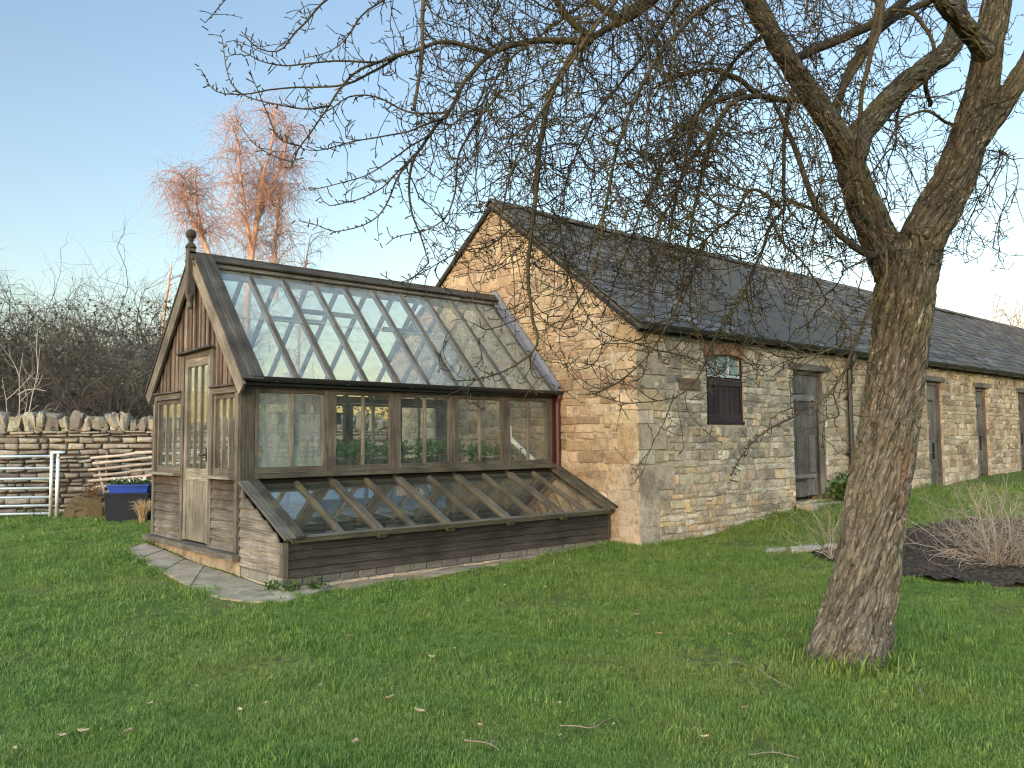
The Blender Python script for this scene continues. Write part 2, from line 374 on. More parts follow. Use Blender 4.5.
# wall core with openings (front)
mb = MB(); WT = .5
xs = sorted({BX, BEND} | {o[1] for o in op} | {o[2] for o in op})
for a, b in zip(xs[:-1], xs[1:]):
    o = next((o for o in op if abs(o[1]-a) < 1e-6), None)
    rg = [(-.8, BEAVE-.02)] if o is None else [(-.8, o[3]), (o[4], BEAVE-.02)]
    for z0, z1 in rg: mb.box(a+.0002, b-.0002, BY+.010, BY+WT, z0, z1, (1, 1, 1))
mb.box(BX, BEND, BYB-WT, BYB, -.8, BEAVE-.02, (1, 1, 1))
mb.build('wall_core', M_MORTAR, barn)
for nm, x, e in (('gable_core', BX+.010, .45), ('gable_core', BEND-.45, .45)):
    mb = MB(); mb.prism([(x, BY+WT+.001, -.8), (x, BYB-WT-.001, -.8), (x, BYB-WT-.001, roofz(BYB-WT)-.03), (x, BYR, BRIDGE-.03), (x, BY+WT+.001, roofz(BY+WT)-.03)], (e, 0, 0)); mb.build(nm, M_MORTAR, barn)
mb = MB()   # gable face stones
frG = (V3(BX, BY, 0), V3(0, 1, 0), V3(0, 0, 1), V3(-1, 0, 0))
# big quoins at the near corner
qz = [-.45]; 
qs = [(-.40, .02, .62), (.02, .50, .55), (.50, .86, .40), (.86, 1.05, .62), (1.05, 1.40, .35), (1.40, 1.58, .6), (1.58, 1.86, .38), (1.86, 2.05, .55), (2.05, 2.36, .36), (2.36, 2.52, .55), (2.52, 2.80, .42)]
holesG = [(-.1, u, a, b) for a, b, u in qs]
qcol = lambda z: vary((.31, .275, .21) if z < .8 else random.choice(OCH[:6]), .10)
for a, b, u in qs: block(mb, frG, .002, u-.006, a+.005, b-.005, .004, qcol(a), cut=lambda y: roofz(BY+y)-.06)
courses(mb, frG, BYB-BY, -.45, BRIDGE, col_gable, holesG, cut=lambda y: roofz(BY+y)-.05)
gw = mb.build('gable_wall', M_STONE, barn, False)
mb = MB(); frF = (V3(BX, BY, 0), V3(1, 0, 0), V3(0, 0, 1), V3(0, -1, 0))
holesF = [(o[1]-BX, o[2]-BX, o[3], o[4]) for o in op]
qf = [(.62 if u < .45 else .36) for a, b, u in qs]
for (a, b, u), q in zip(qs, qf):
    q = q*1.25 if b < .9 else q
    block(mb, frF, .002, q-.006, a+.005, b-.005, .004, vary((.31, .278, .215) if a < .9 else random.choice(GRY+PAL), .12)); holesF.append((-.1, q, a, b))
lint = [(o[1]-.12, o[2]+.12, o[4], o[4]+.11) for o in op if o[0] == 'door']
for l in lint: holesF.append((l[0]-BX, l[1]-BX, l[2], l[3]))
ARCH = (6.31-BX, 7.40-BX, 2.44, 2.68); holesF.append((ARCH[0], ARCH[1], 2.44, 2.68))
holesF.append((.9, 1.36, 1.90, 2.06)) if False else None
courses(mb, frF, 17.5, -.45, BEAVE-.02, col_front, holesF, ch=(.07, .16), cl=(.12, .44), vlof=lambda u: float(gh(BX+u, BY-.05))-.12)
mb.build('front_wall', M_STONE, barn, False)
# plain render of remaining far front (out of frame): stones continued coarsely
mb = MB(); courses(mb, frF, BEND-BX, -.2, BEAVE-.02, col_front, holesF, ch=(.13, .2), cl=(.3, .7), umin=17.5); mb.build('front_wall', M_STONE, barn, False)
# reveals
mb = MB()
for k, x0, x1, z0, z1 in op: mb.box(x0-.001, x1+.001, BY+.30, BY+.34, z0-.01, z1+.01, (.4, .4, .4))
mb.build_each('reveal_back', M_GAP, barn)
# brick arch over the window
mb = MB(); n = 13
for i in range(n):
    t = (i+.5)/n; x = 6.33+t*1.05; a = (t-.5)*.55; zc = 2.555-.30*(t-.5)**2*1.0
    d = V3(math.sin(a), 0, math.cos(a)); c = V3(x, BY-.002, zc); cc = random.choice([(.20, .105, .06), (.18, .09, .055), (.24, .14, .08), (.15, .085, .06)])
    mb.beam(c-d*.105, c+d*.105, .072, .05, (math.cos(a), 0, -math.sin(a)), cc)
mb.build('brick_arch', plain('arch_brick', (1, 1, 1), .95, scale=25, var=.25), barn)
# window
wx0, wx1, wz0, wz1 = 6.39, 7.30, 1.43, 2.45; yw = BY+.05
win = MB()
win.box(wx0-.02, wx0+.035, yw-.02, yw+.05, wz0, wz1-.06); win.box(wx1-.035, wx1+.02, yw-.02, yw+.05, wz0, wz1-.06); win.box(wx0-.03, wx1+.03, yw-.05, yw+.06, wz0-.03, wz0+.02)
M_WHITEP = plain('white_glazing_bar', (.36, .37, .35), .6)
w_ob = win.build('window', M_DARKBOARD, barn)
mb = MB()
def archz(x): t = (x-wx0)/(wx1-wx0); return 2.465-.30*(t-.5)**2
for i in range(3):
    a = wx0+.04+(wx1-wx0-.08)*i/3; b = wx0+.04+(wx1-wx0-.08)*(i+1)/3; zt = [archz(a+(b-a)*k/4)-.03 for k in range(5)]
    P = [(a, yw+.015, 2.14), (b, yw+.015, 2.14)]+[(a+(b-a)*k/4, yw+.015, zt[k]) for k in range(4, -1, -1)]
    mb.prism(P, (0, .006, 0))
M_BLUEGL, _t = mat('dusty_barn_glass'); _p = _t.pos(); _c = _t.mix(_t.ramp(_t.noise(_p, 6, 4), (.3, 0), (.7, 1)), (.10, .135, .14), (.17, .21, .205)); _t.out(_t.bsdf(_c, .12, None, .5))
mb.build_each('pane', M_BLUEGL, w_ob)
mb = MB()
for i in range(4): x = wx0+.04+(wx1-wx0-.08)*i/3; mb.box(x-.012, x+.012, yw-.012, yw+.014, 2.12, archz(x)-.012)
mb.box(wx0+.03, wx1-.03, yw-.014, yw+.013, 2.105, 2.14)
for k in range(10):
    a = wx0+.03+(wx1-wx0-.06)*k/10; b = a+(wx1-wx0-.06)/10; mb.beam((a, yw, archz(a)-.01), (b, yw, archz(b)-.01), .03, .03, (0, 0, 1))
mb.build('glazing_bar', M_WHITEP, w_ob)
mb = MB(); n = 6
for i in range(n):
    a = wx0+.05+(wx1-wx0-.10)*i/n; b = a+(wx1-wx0-.10)/n; mb.box(a+.006, b-.006, yw-.012, yw+.02, wz0+.02, 2.09-.004*(i % 2))
for z in (2.03, 1.50): mb.box(wx0+.036, wx1-.036, yw-.032, yw-.012, z-.05, z+.055)
mb.box(wx0+.036, wx1-.036, yw+.02, yw+.03, wz0+.02, 2.10, (.3, .3, .3))
mb.build('shutter', M_DARKBOARD, w_ob)
M_IRON = plain('dark_iron', (.02, .018, .017), .6)
# doors
for i, (k, x0, x1, z0, z1) in enumerate([o for o in op if o[0] == 'door']):
    d = MB(); yd = BY+.10; nb = 6 if x1-x0 > .9 else 4; w = (x1-x0-.20)/nb
    for j in range(nb):
        a = x0+.10+w*j; zz = z0+.06+random.uniform(0, .03); d.box(a+.004, a+w-.004, yd+random.uniform(-.006, .006), yd+.035, zz, z1-.06)
    d_ob = d.build('door', M_DOOR, barn)
    fr_ = MB(); fr_.box(x0+.005, x0+.09, yd-.05, yd+.07, z0, z1-.003); fr_.box(x1-.09, x1-.005, yd-.05, yd+.07, z0, z1-.003); fr_.box(x0+.092, x1-.092, yd-.03, yd+.06, z1-.07, z1-.004)
    fr_.build('door_frame', M_DOOR, d_ob)
    if i == 0:
        p = MB(); p.box(x0+.62, x0+.80, yd-.03, yd-.006, .62, 1.25); p.box(x0+.12, x0+.78, yd-.035, yd-.006, .52, .58); p.box(x0+.12, x0+.80, yd-.028, yd-.008, 1.82, 1.92)
        p.build_each('repair_board', M_WOODL, d_ob)
        p = MB(); p.box(x1-.15, x1-.012, yd-.085, yd-.052, z0+.1, 1.72); p.build('leaning_board', M_WOODL, d_ob)
    else:
        p = MB(); p.box(x0+.12, x0+.15+.16, yd-.026, yd-.008, z0+.06, z0+.95); p.build_each('repair_board', M_WOODL, d_ob)
        p = MB(); p.box(x0+.28, x0+.46, yd-.020, yd-.007, z0+.62, z0+.95, (.2, .2, .2)); p.build('cat_hatch', M_WOODD, d_ob)
    h = MB()
    for z in (z0+.35, z1-.4): h.box(x0+.10, x0+.5, yd-.016, yd-.0065, z-.02, z+.02)
    h.build_each('hinge', M_IRON, d_ob); h = MB(); h.tube([(x1-.2, yd-.01, 1.2), (x1-.2, yd-.06, 1.2), (x1-.2, yd-.06, 1.1), (x1-.2, yd-.01, 1.1)], [.008]*4, 6); h.build('handle', M_IRON, d_ob)
for l in lint:
    m_ = MB(); m_.box(l[0], l[1], BY-.03, BY+.2, l[2]+.002, l[3]-.004); m_.build('lintel', M_DOOR, barn)
# door step
mb = MB(); block(mb, (V3(8.7, BY-.28, 0), V3(1, 0, 0), V3(0, 0, 1), V3(0, -1, 0)), 0, .62, -.1, .12, 0, (.34, .31, .25)); block(mb, (V3(8.7, BY-.28, 0), V3(1, 0, 0), V3(0, 0, 1), V3(0, -1, 0)), .63, 1.2, -.1, .10, 0, (.37, .33, .26))
mb.box(8.70, 9.9, BY-.30, BY-.03, -.1, .115, (.36, .33, .27)); mb.build('doorstep', M_STONE, barn)
# slate roof, front slope: separate slates
def slates(y_e, dirn, name):
    mb = MB(); Ls = math.hypot(BYR-BY, BRIDGE-BEAVE)+.16; un = V3(0, dirn*(BYR-BY), BRIDGE-BEAVE); un /= np.linalg.norm(un); nn = V3(0, -dirn*un[2], abs(un[1]))
    e0 = V3(0, y_e, BEAVE-.0)-un*.14; e = .21; k = 0
    while k*e < Ls-.06:
        ee = e*(1-.25*k*e/Ls); x = BX-.06-random.uniform(0, .15); s0 = k*e
        while x < BEND+.05:
            w = random.uniform(.22, .34); a, b = max(BX-.06, x)+.003, min(x+w, BEND+.05)-.003; x += w
            if b-a < .04: continue
            sag = -.05*math.sin(max(0, min(1, (a-BX)/9))*math.pi)-.03*math.sin((a-BX)*.45)*(s0/Ls)
            o = e0+un*(s0+random.uniform(-.012, .012)-(random.uniform(.02, .06) if random.random() < .025 else 0))+nn*(.012+random.uniform(0, .008)+sag); t = .013
            q = o+un*(min(e*1.25, Ls-s0))-nn*.012; yaw = random.uniform(-.004, .004)
            P = [o+V3(a, 0, 0)-un*yaw, o+V3(b, 0, 0)+un*yaw, q+V3(b, 0, 0), q+V3(a, 0, 0)]
            g = random.uniform(.6, 1.4); g = g*1.5 if random.random() < .06 else g
            mb.prism([p+nn*t for p in P], -nn*t, (g, g*random.uniform(.97, 1.02), g*random.uniform(.95, 1.08)))
        k += 1
    return mb
roof = MB()
for y0, y1 in ((BY-.12, BYR), (BYR, BYB+.12)):
    z0 = BRIDGE-.07-abs(BYR-y0)*sl; z1 = BRIDGE-.07-abs(BYR-y1)*sl
    roof.prism([(BX-.05, y0, z0), (BX-.05, y1, z1), (BX-.05, y1, z1+.05), (BX-.05, y0, z0+.05)], (BEND-BX+.1, 0, 0), (.8, .8, .8))
r_ob = roof.build('roof', M_SLATE, barn)
slates(BY, 1, 's').build('slate', M_SLATE, r_ob)
mb = MB(); x = BX-.07
while x < BEND:
    w = random.uniform(.42, .5); z = BRIDGE+.03-.05*math.sin(max(0, min(1, (x-BX)/9))*math.pi)*.6+random.uniform(-.006, .006)
    for d in (-1, 1): mb.beam((x+.004, BYR+d*.07, z-.035), (x+w-.004, BYR+d*.07, z-.035+random.uniform(-.005, .005)), .17, .022, (0, d*.79, -.61), vary((1, 1, .98), .2))
    x += w
mb.build('ridge_tile', M_SLATE, r_ob)
mb = MB()
for d, yy in ((1, BY-.1), (-1, BYB+.1)):
    mb.beam((BX-.045, yy, BRIDGE-.10-abs(BYR-yy)*sl), (BX-.045, BYR-d*.002, BRIDGE-.10), .05, .03, (0, -d*.61, .79), (.5, .5, .5))
mb.build_each('verge_board', M_WOODD, r_ob)
# gutter + downpipe
def half_gutter(mb, p, q, r, k=8):
    p = V3(*p); q = V3(*q); vs = []
    for e in (p, q):
        for rr in (r, r-.008):
            for i in range(k+1): a = math.pi*i/k; vs.append(e+V3(0, math.cos(a)*rr, -math.sin(a)*rr))
    n = k+1; fs = []
    for i in range(k): fs += [(i, i+1, 2*n+i+1, 2*n+i), (n+i+1, n+i, 3*n+i, 3*n+i+1), (i+1, i, n+i, n+i+1), (2*n+i, 2*n+i+1, 3*n+i+1, 3*n+i)]
    fs += [(0, 2*n, 3*n, n), (k, n+k, 3*n+k, 2*n+k)]; mb.add(vs, fs)
mb = MB(); gy = BY-.16
half_gutter(mb, (BX+.02, gy, BEAVE-.09), (BEND, gy, BEAVE-.11), .075)
mb.box(BX+.005, BEND, BY-.05, BY-.025, BEAVE-.19, BEAVE-.05, (.8, .8, .8))
x = BX+.4
while x < BEND: mb.box(x, x+.03, gy-.07, BY-.045, BEAVE-.19, BEAVE-.165); x += .95
g_ob = mb.build('gutter', M_GUT, barn)
mb = MB(); px_ = 10.58
mb.tube([(px_, gy, BEAVE-.16), (px_, gy, BEAVE-.26), (px_, BY-.07, BEAVE-.42), (px_, BY-.07, float(gh(px_, BY))-.05)], [.042]*4, 12)
for z in (1.9, .9): mb.lathe((px_, BY-.07, z), [(.052, -.03), (.052, .03)], 12); mb.box(px_-.09, px_+.09, BY-.03, BY-.012, z-.03, z+.03)
mb.build('downpipe', M_GUT, barn)
for x0, z0 in ((1.15, 1.98),):
    mb = MB(); mb.box(BX+x0-.24, BX+x0+.24, BY-.022, BY+.05, z0-.09, z0+.07, (.10, .065, .04)); mb.build('dark_stone', plain('dark_brown_stone', (1, 1, 1), .9), barn)  # a single dark brown stone in the front wall
# ------------------------------------------------------------------ GREENHOUSE
gho = empty('greenhouse', (0, 0, float(gh(0, 0))), 'weathered timber lean-on greenhouse with finial and steep glass roof', 'greenhouse')
EZ = 1.90; RZ = 3.36; YC = GW/2; OV = .13                      # eaves, ridge, overhang
rs = (RZ-EZ)/(YC+OV*.2)
def gz(y): return EZ+(RZ-EZ)*(1-abs(y-YC)/YC)                 # roof plane over the wall line
XM = [.19, .62, 1.08, 1.525, 1.985, 2.44, 2.895, 3.34, 3.81, 4.25, 4.66]
def build_w(m, name, mt=M_WOOD, par=None, sm=False): return m.build(name, mt, par or gho, sm)
# plinth
mb = MB(); mb.box(.02, .12, .02, GW-.02, -.40, -.068, (1, 1, 1)); mb.box(.121, GL-.002, GW-.12, GW-.02, -.40, -.002, (1, 1, 1)); mb.build_each('plinth', M_BRICK, gho)
# sill beam
mb = MB(); mb.beam((-.02, -.04, -.033), (-.02, GW+.10, -.033), .066, .16, (0, 0, 1), (1.15, 1.12, 1.05)); mb.beam((.122, GW-.05, -.03), (GL-.002, GW-.05, -.03), .09, .1); mb.beam((.122, .06, -.03), (GL-.002, .06, -.03), .09, .1); mb.build_each('sill_beam', M_WOOD, gho)
# corner and door posts
mb = MB()
mb.box(-.012, .150, -.012, .085, .008, EZ-.03, (.72, .70, .66)); mb.box(-.03, -.0125, .018, .098, .008, 1.74, (1.2, 1.16, 1.1))
mb.box(-.012, .12, GW-.085, GW+.012, .008, EZ-.03, (1.1, 1.07, 1)); mb.box(-.03, -.0125, GW-.085, GW-.005, .008, 1.70, (1.15, 1.1, 1.02))
for y0, y1 in ((.755, .845), (1.645, 1.735)): mb.box(-.02, .08, y0, y1, .008, 2.26 if y0 > 1 else 2.30, (1.12, 1.08, 1.0))
for y in (.08, GW-.08):
    mb.box(GL-.10, GL-.003, y-.05, y+.05, .012, EZ-.03)
mb.build_each('post', M_WOOD, gho)
# horizontal cladding under the gable windows
for y0, y1 in ((.10, .752), (1.738, GW-.088)):
    mb = MB(); n = 7; h = (.785-.01)/n
    for k in range(n):
        z = .012+k*h; g = .62+.10*(n-1-k)+random.uniform(-.08, .08); tint = (g*1.1, g*.95, g*.9) if k > 4 else (g, g*.97, g*.93)
        mb.beam((.012-.012, y0, z+h/2), (.0, y1, z+h/2), h+.020, .018, (.26, 0, .965), tint)
    build_w(mb, 'weatherboard', M_WOOD)
# gable window sills, windows, lintels
def gwin(y0, y1, z0, z1, nb, name='window'):
    f = MB(); w = .055
    f.box(.0, .05, y0, y0+w, z0, z1, (1.15, 1.1, 1.02)); f.box(.0, .05, y1-w, y1, z0, z1, (1.15, 1.1, 1.02)); f.box(.002, .048, y0+w+.0005, y1-w-.0005, z0, z0+.085, (1.05, 1.02, .92)); f.box(.002, .048, y0+w+.0005, y1-w-.0005, z1-w, z1)
    fo = build_w(f, name, M_WOOD); yy = [y0+w+(y1-y0-2*w)*i/nb for i in range(nb+1)]
    b = MB()
    for y in yy[1:-1]: b.box(.004, .046, y-.014, y+.014, z0+.086, z1-w-.001, (1.15, 1.12, 1.05))
    b.build_each('glazing_bar', M_WOODL, fo)
    g = MB(); g.box(.022, .026, y0+w-.004, y1-w+.004, z0+.08, z1-w+.004); build_w(g, 'pane', M_GLASS, fo)
    return fo
for y0, y1, s0, s1 in ((.10, .752, .055, .80), (1.738, GW-.09, 1.69, GW+.02)):
    gwin(y0, y1, .815, 1.74, 3)
    mb = MB(); mb.beam((-.035, s0, .798), (-.035, s1, .798), .035, .16, (.12, 0, .99), (1.12, 1.1, 1.02)); build_w(mb, 'window_sill', M_WOODL)
    mb = MB(); mb.beam((-.012, y0-.02, 1.775), (-.012, y1+.02, 1.775), .07, .04, (0, 0, 1), (1, .97, .92)); mb.beam((-.03, y0-.03, 1.82), (-.03, y1+.03, 1.82), .018, .07, (.2, 0, 1), (.6, .58, .55)); build_w(mb, 'window_head', M_WOOD)
# gable boarding
mb = MB(); y = .02; k = 0
while y < GW-.03:
    w = random.uniform(.075, .105) if k % 2 == 0 else .045; y1 = min(y+w, GW-.02)
    lo = 1.80
    if y1 > .76 and y < 1.73: lo = 2.27
    t0, t1 = gz(y)-.05, gz(y1)-.05
    if min(t0, t1) > lo+.02:
        xx = .012 if k % 2 == 0 else -.006; cc = random.choice([(.85, .72, .64), (1.5, 1.45, 1.35), (.55, .44, .38), (1.15, 1.08, 1.0)])
        mb.prism([(xx, y+.001, lo), (xx, y1-.001, lo), (xx, y1-.001, t1)]+([(xx, YC, RZ-.05)] if y < YC < y1 else [])+[(xx, y+.001, t0)], (.022, 0, 0), cc)
    y = y1; k += 1
build_w(mb, 'gable_boarding', M_WOODB)
mb = MB(); mb.beam((-.035, .72, 2.295), (-.035, 1.76, 2.275), .025, .09, (.25, 0, 1), (.42, .4, .38)); build_w(mb, 'drip_board', M_WOOD)
# door
d = MB(); y0, y1 = .85, 1.64; z0, z1 = .03, 2.21
d.box(-.006, .04, y0, y0+.085, z0, z1, (1.2, 1.15, 1.05)); d.box(-.006, .04, y1-.085, y1, z0, z1, (1.25, 1.2, 1.1))
d.box(-.004, .038, y0+.086, y1-.086, .745, .885, (1.35, 1.3, 1.15)); d.box(-.004, .038, y0+.086, y1-.086, z1-.10, z1, (1.2, 1.15, 1.08))
for i in range(6): a = y0+.086+i*(y1-y0-.172)/6; d.box(.004, .03, a+.002, a+(y1-y0-.172)/6-.002, z0, .744, vary((.95, .93, .85), .1))
do = build_w(d, 'door', M_WOODL)
mb = MB(); mb.box(-.012, .05, .847, 1.643, 2.213, 2.272, (1.0, .96, .9)); build_w(mb, 'door_head', M_WOOD)
b = MB(); g = MB()
for i in (1, 2): y = y0+.086+i*(y1-y0-.172)/3; b.box(0, .036, y-.014, y+.014, .886, z1-.101, (.95, .92, .86))
b.build_each('glazing_bar', M_WOODL, do)
g.box(.016, .020, y0+.082, y1-.082, .88, z1-.096); build_w(g, 'pane', M_GLASS, do)
h = MB(); h.tube([(-.006, .93, 1.05), (-.05, .93, 1.05), (-.055, .95, 1.05), (-.055, 1.05, 1.04)], [.011]*4, 8); h.box(-.014, -.007, .915, .945, .97, 1.13); build_w(h, 'handle', M_IRON, do)
# barge boards
for d_ in (-1, 1):
    mb = MB(); ye = YC+d_*(YC+OV); ze = EZ-.14; top = V3(-.05, YC+d_*.02, RZ+.02); e = V3(-.05, ye, ze); a = (top-e)/np.linalg.norm(top-e); nrm = np.cross(a, (1, 0, 0)); 
    mb.beam(e, top, .17, .03, nrm, (1.12, 1.08, 1.0))
    build_w(mb, 'barge_board', M_WOOD if d_ > 0 else M_WOODL)
    mb = MB(); n_ = V3(0, d_*(RZ-EZ), YC); n_ /= np.linalg.norm(n_); off = n_*.085
    for x0, x1, k in ((-.075, .0, .55), (.002, .075, .8), (.077, .165, .62)):
        mb.beam(e+off+V3((x0+x1)/2+.05, 0, .05), top+off+V3((x0+x1)/2+.05, 0, .02), x1-x0, .025, (1, 0, 0), (k, k, k*.95))
    build_w(mb, 'verge_boarding', M_WOOD)
# finial
mb = MB(); fx = -.075
mb.box(fx-.045, fx+.045, YC-.045, YC+.045, 2.98, 3.545, (.8, .8, .75))
fo = build_w(mb, 'finial', M_WOOD)
mb = MB(); mb.lathe((fx, YC, 3.545), [(.062, 0), (.066, .02), (.05, .045), (.026, .07), (.024, .095), (.034, .102), (.030, .112)]+[(.063*math.sin(a*math.pi/10), .172-.063*math.cos(a*math.pi/10)) for a in range(2, 10)]+[(.003, .235)], 24); build_w(mb, 'finial_ball', M_WOODD, fo, True)
mb = MB(); mb.lathe((fx, YC, 2.80), [(.006, .0), (.032, .012), (.04, .04), (.03, .07), (.022, .085), (.036, .11), (.048, .15), (.05, .181)], 20); build_w(mb, 'finial_pendant', M_WOOD, fo, True)
# ridge
mb = MB(); mb.box(-.10, GL-.002, YC-.022, YC+.022, RZ-.14, RZ+.06)
for d_ in (-1, 1):
    mb.beam((-.08, YC+d_*.085, RZ+.005), (GL-.002, YC+d_*.085, RZ+.005), .12, .022, (0, d_*.69, -.72), (1.0, 1, .92)); mb.beam((-.10, YC+d_*.065, RZ+.085), (GL-.002, YC+d_*.065, RZ+.085), .15, .025, (0, d_*.75, -.66), (.55, .55, .52))
mb.box(-.10, GL-.002, YC-.045, YC+.045, RZ+.112, RZ+.142, (.6, .6, .57)); build_w(mb, 'ridge_beam', M_WOODM if False else M_WOOD)
# roof: bars and panes, both slopes
for d_ in (-1, 1):
    ye, zeave = YC+d_*(YC+.09), EZ+.055-.09*(RZ-EZ)/YC; e = V3(0, ye, zeave); tp = V3(0, YC+d_*.03, RZ-.02); un = (tp-e)/np.linalg.norm(tp-e); nn = V3(0, d_*-un[2]*-1, abs(un[1])); nn /= np.linalg.norm(nn)
    for i, x in enumerate(XM[:-1]+[4.63]):
        m_ = MB(); w = (.045 if i % 2 else .055) if d_ < 0 else .035; m_.beam(e+V3(x, 0, 0)+nn*.0, tp+V3(x, 0, 0)+nn*.0, w, .075, (1, 0, 0), vary((.92, .88, .84), .12)); build_w(m_, 'glazing_bar', M_WOOD)
    xs_ = XM[:-1]+[4.63]
    for a, b in zip(xs_[:-1], xs_[1:]):
        half = .52+random.uniform(-.01, .01); L_ = np.linalg.norm(tp-e)
        for s0, s1, o in ((0, half+.02, .020), (half, .985, .028)):
            g = MB(); P = [e+V3(a+.018, 0, 0)+un*L_*s0+nn*o, e+V3(b-.018, 0, 0)+un*L_*s0+nn*o, e+V3(b-.018, 0, 0)+un*L_*s1+nn*o, e+V3(a+.018, 0, 0)+un*L_*s1+nn*o]
            g.prism(P, nn*.004); build_w(g, 'roof_pane', M_RGLASS if d_ < 0 else M_RGLASS2)
    # roof vent on each slope near the ridge
    for ia, ib in (((2, 4),) if d_ < 0 else ((2, 4), (6, 8))):
        v = MB(); L_ = np.linalg.norm(tp-e); x0, x1 = xs_[ia]+.03, xs_[ib]-.03; p0 = e+un*L_*.70+nn*-.06; p1 = e+un*L_*.97+nn*-.06
        v.beam(p0+V3(x0, 0, 0), p0+V3(x1, 0, 0), .07, .03, un, (.9, .86, .82)); v.beam(p1+V3(x0, 0, 0), p1+V3(x1, 0, 0), .06, .03, un)
        v.build_each('vent_rail', M_WOOD, gho)
    # purlin
    v = MB(); p0 = e+un*np.linalg.norm(tp-e)*(.985 if d_ > 0 else .995)-nn*.085; v.beam(p0+V3(.16, 0, 0), p0+V3(GL-.003, 0, 0), .09, .05, un, (.85, .8, .75)); build_w(v, 'purlin', M_WOODD)
# tie beam at the gable and collar ties
v = MB()
for x in (1.525, 3.34): v.beam((x, .10, EZ-.02), (x, GW-.10, EZ-.02), .07, .045, (0, 0, 1), (.7, .66, .6))
v.build_each('tie_beam', M_WOODB, gho)
# lead flashing against the barn
v = MB(); e = V3(GL-.075, YC-(YC+.11), EZ+.055-.11*(RZ-EZ)/YC+.04); t_ = V3(GL-.075, YC, RZ+.10); v.beam(e, t_, .12, .012, (1, 0, 0), (1, 1, 1))
e2 = V3(GL-.03, e[1]+.02, e[2]+.075); t2 = V3(GL-.03, YC, RZ+.19); v.beam(e2, t2, .09, .02, (0, 1, 1), (1.1, 1.1, 1.1)); v.build_each('lead_flashing', M_LEAD, gho)
# long walls: posts, windows, plate
def long_wall(yc, d_):
    y0, y1 = (yc-.03, yc+.03)
    p = MB(); p.box(.155, GL-.004, yc-.035, yc+.035, EZ-.115, EZ-.035, (.55, .52, .48)); build_w(p, 'wall_plate', M_WOOD)
    edges = [.155, 1.08, 1.985, 2.895, 3.81, 4.64]
    p = MB()
    for x in edges[1:-1]: p.box(x-.032, x+.032, yc-.04, yc+.03, .012, EZ-.117, (.95, .9, .84))
    p.box(4.642, 4.70, yc-.03, yc+.03, .012, EZ-.117); p.build_each('post', M_WOOD, gho)
    for a, b in zip(edges[:-1], edges[1:]):
        a += .034 if a > .2 else .002; b -= .034 if b < 4.6 else .004; f = MB(); w = .045
        yo = yc-.012 if d_ < 0 else yc+.012
        f.box(a, a+w, yo-.024, yo+.024, .85, EZ-.118, vary((1.1, 1.07, .98), .1)); f.box(b-w, b, yo-.024, yo+.024, .85, EZ-.118, vary((1.1, 1.07, .98), .1)); f.box(a+w+.0005, b-w-.0005, yo-.022, yo+.022, .85, .915, (.95, .95, .85)); f.box(a+w+.0005, b-w-.0005, yo-.022, yo+.022, EZ-.16, EZ-.119, (.85, .83, .78))
        fo = build_w(f, 'window', M_WOOD); m_ = MB(); c = (a+b)/2; m_.box(c-.015, c+.015, yo-.02, yo+.02, .916, EZ-.161, (1, .98, .9)); build_w(m_, 'glazing_bar', M_WOODL, fo)
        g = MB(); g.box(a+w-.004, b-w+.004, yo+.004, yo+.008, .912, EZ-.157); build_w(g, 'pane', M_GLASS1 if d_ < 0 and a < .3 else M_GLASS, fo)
    s = MB(); ys = -d_*0
    s.beam((.152, yc+d_*.05, .815), (GL-.07, yc+d_*.05, .815), .055, .14, (0, -d_*.12, 1), (.78, .76, .70)); build_w(s, 'window_sill', M_WOODM)
    s = MB(); s.box(.152, GL-.004, yc-.02, yc+.02, .012 if d_ > 0 else .012, .782, (.42, .40, .37))
    for k in range(6):
        s.box(.153, GL-.005, yc+d_*.0205, yc+d_*.034, .02+k*.125, .02+k*.125+.118, vary((.5, .48, .44), .15))
    build_w(s, 'weatherboard', M_WOODD)
long_wall(.03, -1); long_wall(GW-.03, 1)
# gutter and red downpipe on the long side
for d_, yy in ((-1, -.13), (1, GW+.13)):
    mb = MB(); half_gutter(mb, (.02, yy, EZ+.005), (GL-.01, yy, EZ-.005), .055)
    for x in (.3, 1.2, 2.1, 3.0, 3.9, 4.6): mb.box(x, x+.025, yy-.058, yy+.05, EZ-.055, EZ-.04)
    mb.box(.0, GL-.006, yy-d_*.07-.012, yy-d_*.07+.012, EZ-.085, EZ-.01, (.7, .7, .7)); build_w(mb, 'gutter', M_GUT)
mb = MB(); mb.tube([(GL-.045, -.12, EZ-.05), (GL-.045, -.12, EZ-.10), (GL-.045, -.075, EZ-.17), (GL-.045, -.075, .72)], [.036]*4, 14); mb.box(GL-.09, GL-.004, -.035, -.005, .74, EZ-.06, (.7, .7, .7)); build_w(mb, 'downpipe', M_RED)
# floor and staging
mb = MB(); mb.box(.13, GL-.002, .1, GW-.13, -.12, -.06, (.6, .55, .48)); build_w(mb, 'floor', M_BRICK)
for y0, y1, nm in ((.09, .62, 0), (GW-.62, GW-.10, 1)):
    mb = MB(); n = 5
    for k in range(n): a = y0+(y1-y0)*k/n; mb.box(.17 if nm else 1.14, GL-.03, a+.006, a+(y1-y0)/n-.006, .80, .825)
    for x in (1.2, 2.4, 3.6, 4.65):
        for y in (y0+.05, y1-.05): mb.box(x-.025, x+.025, y-.025, y+.025, -.058, .798)
    build_w(mb, 'staging_bench', M_WOOD)
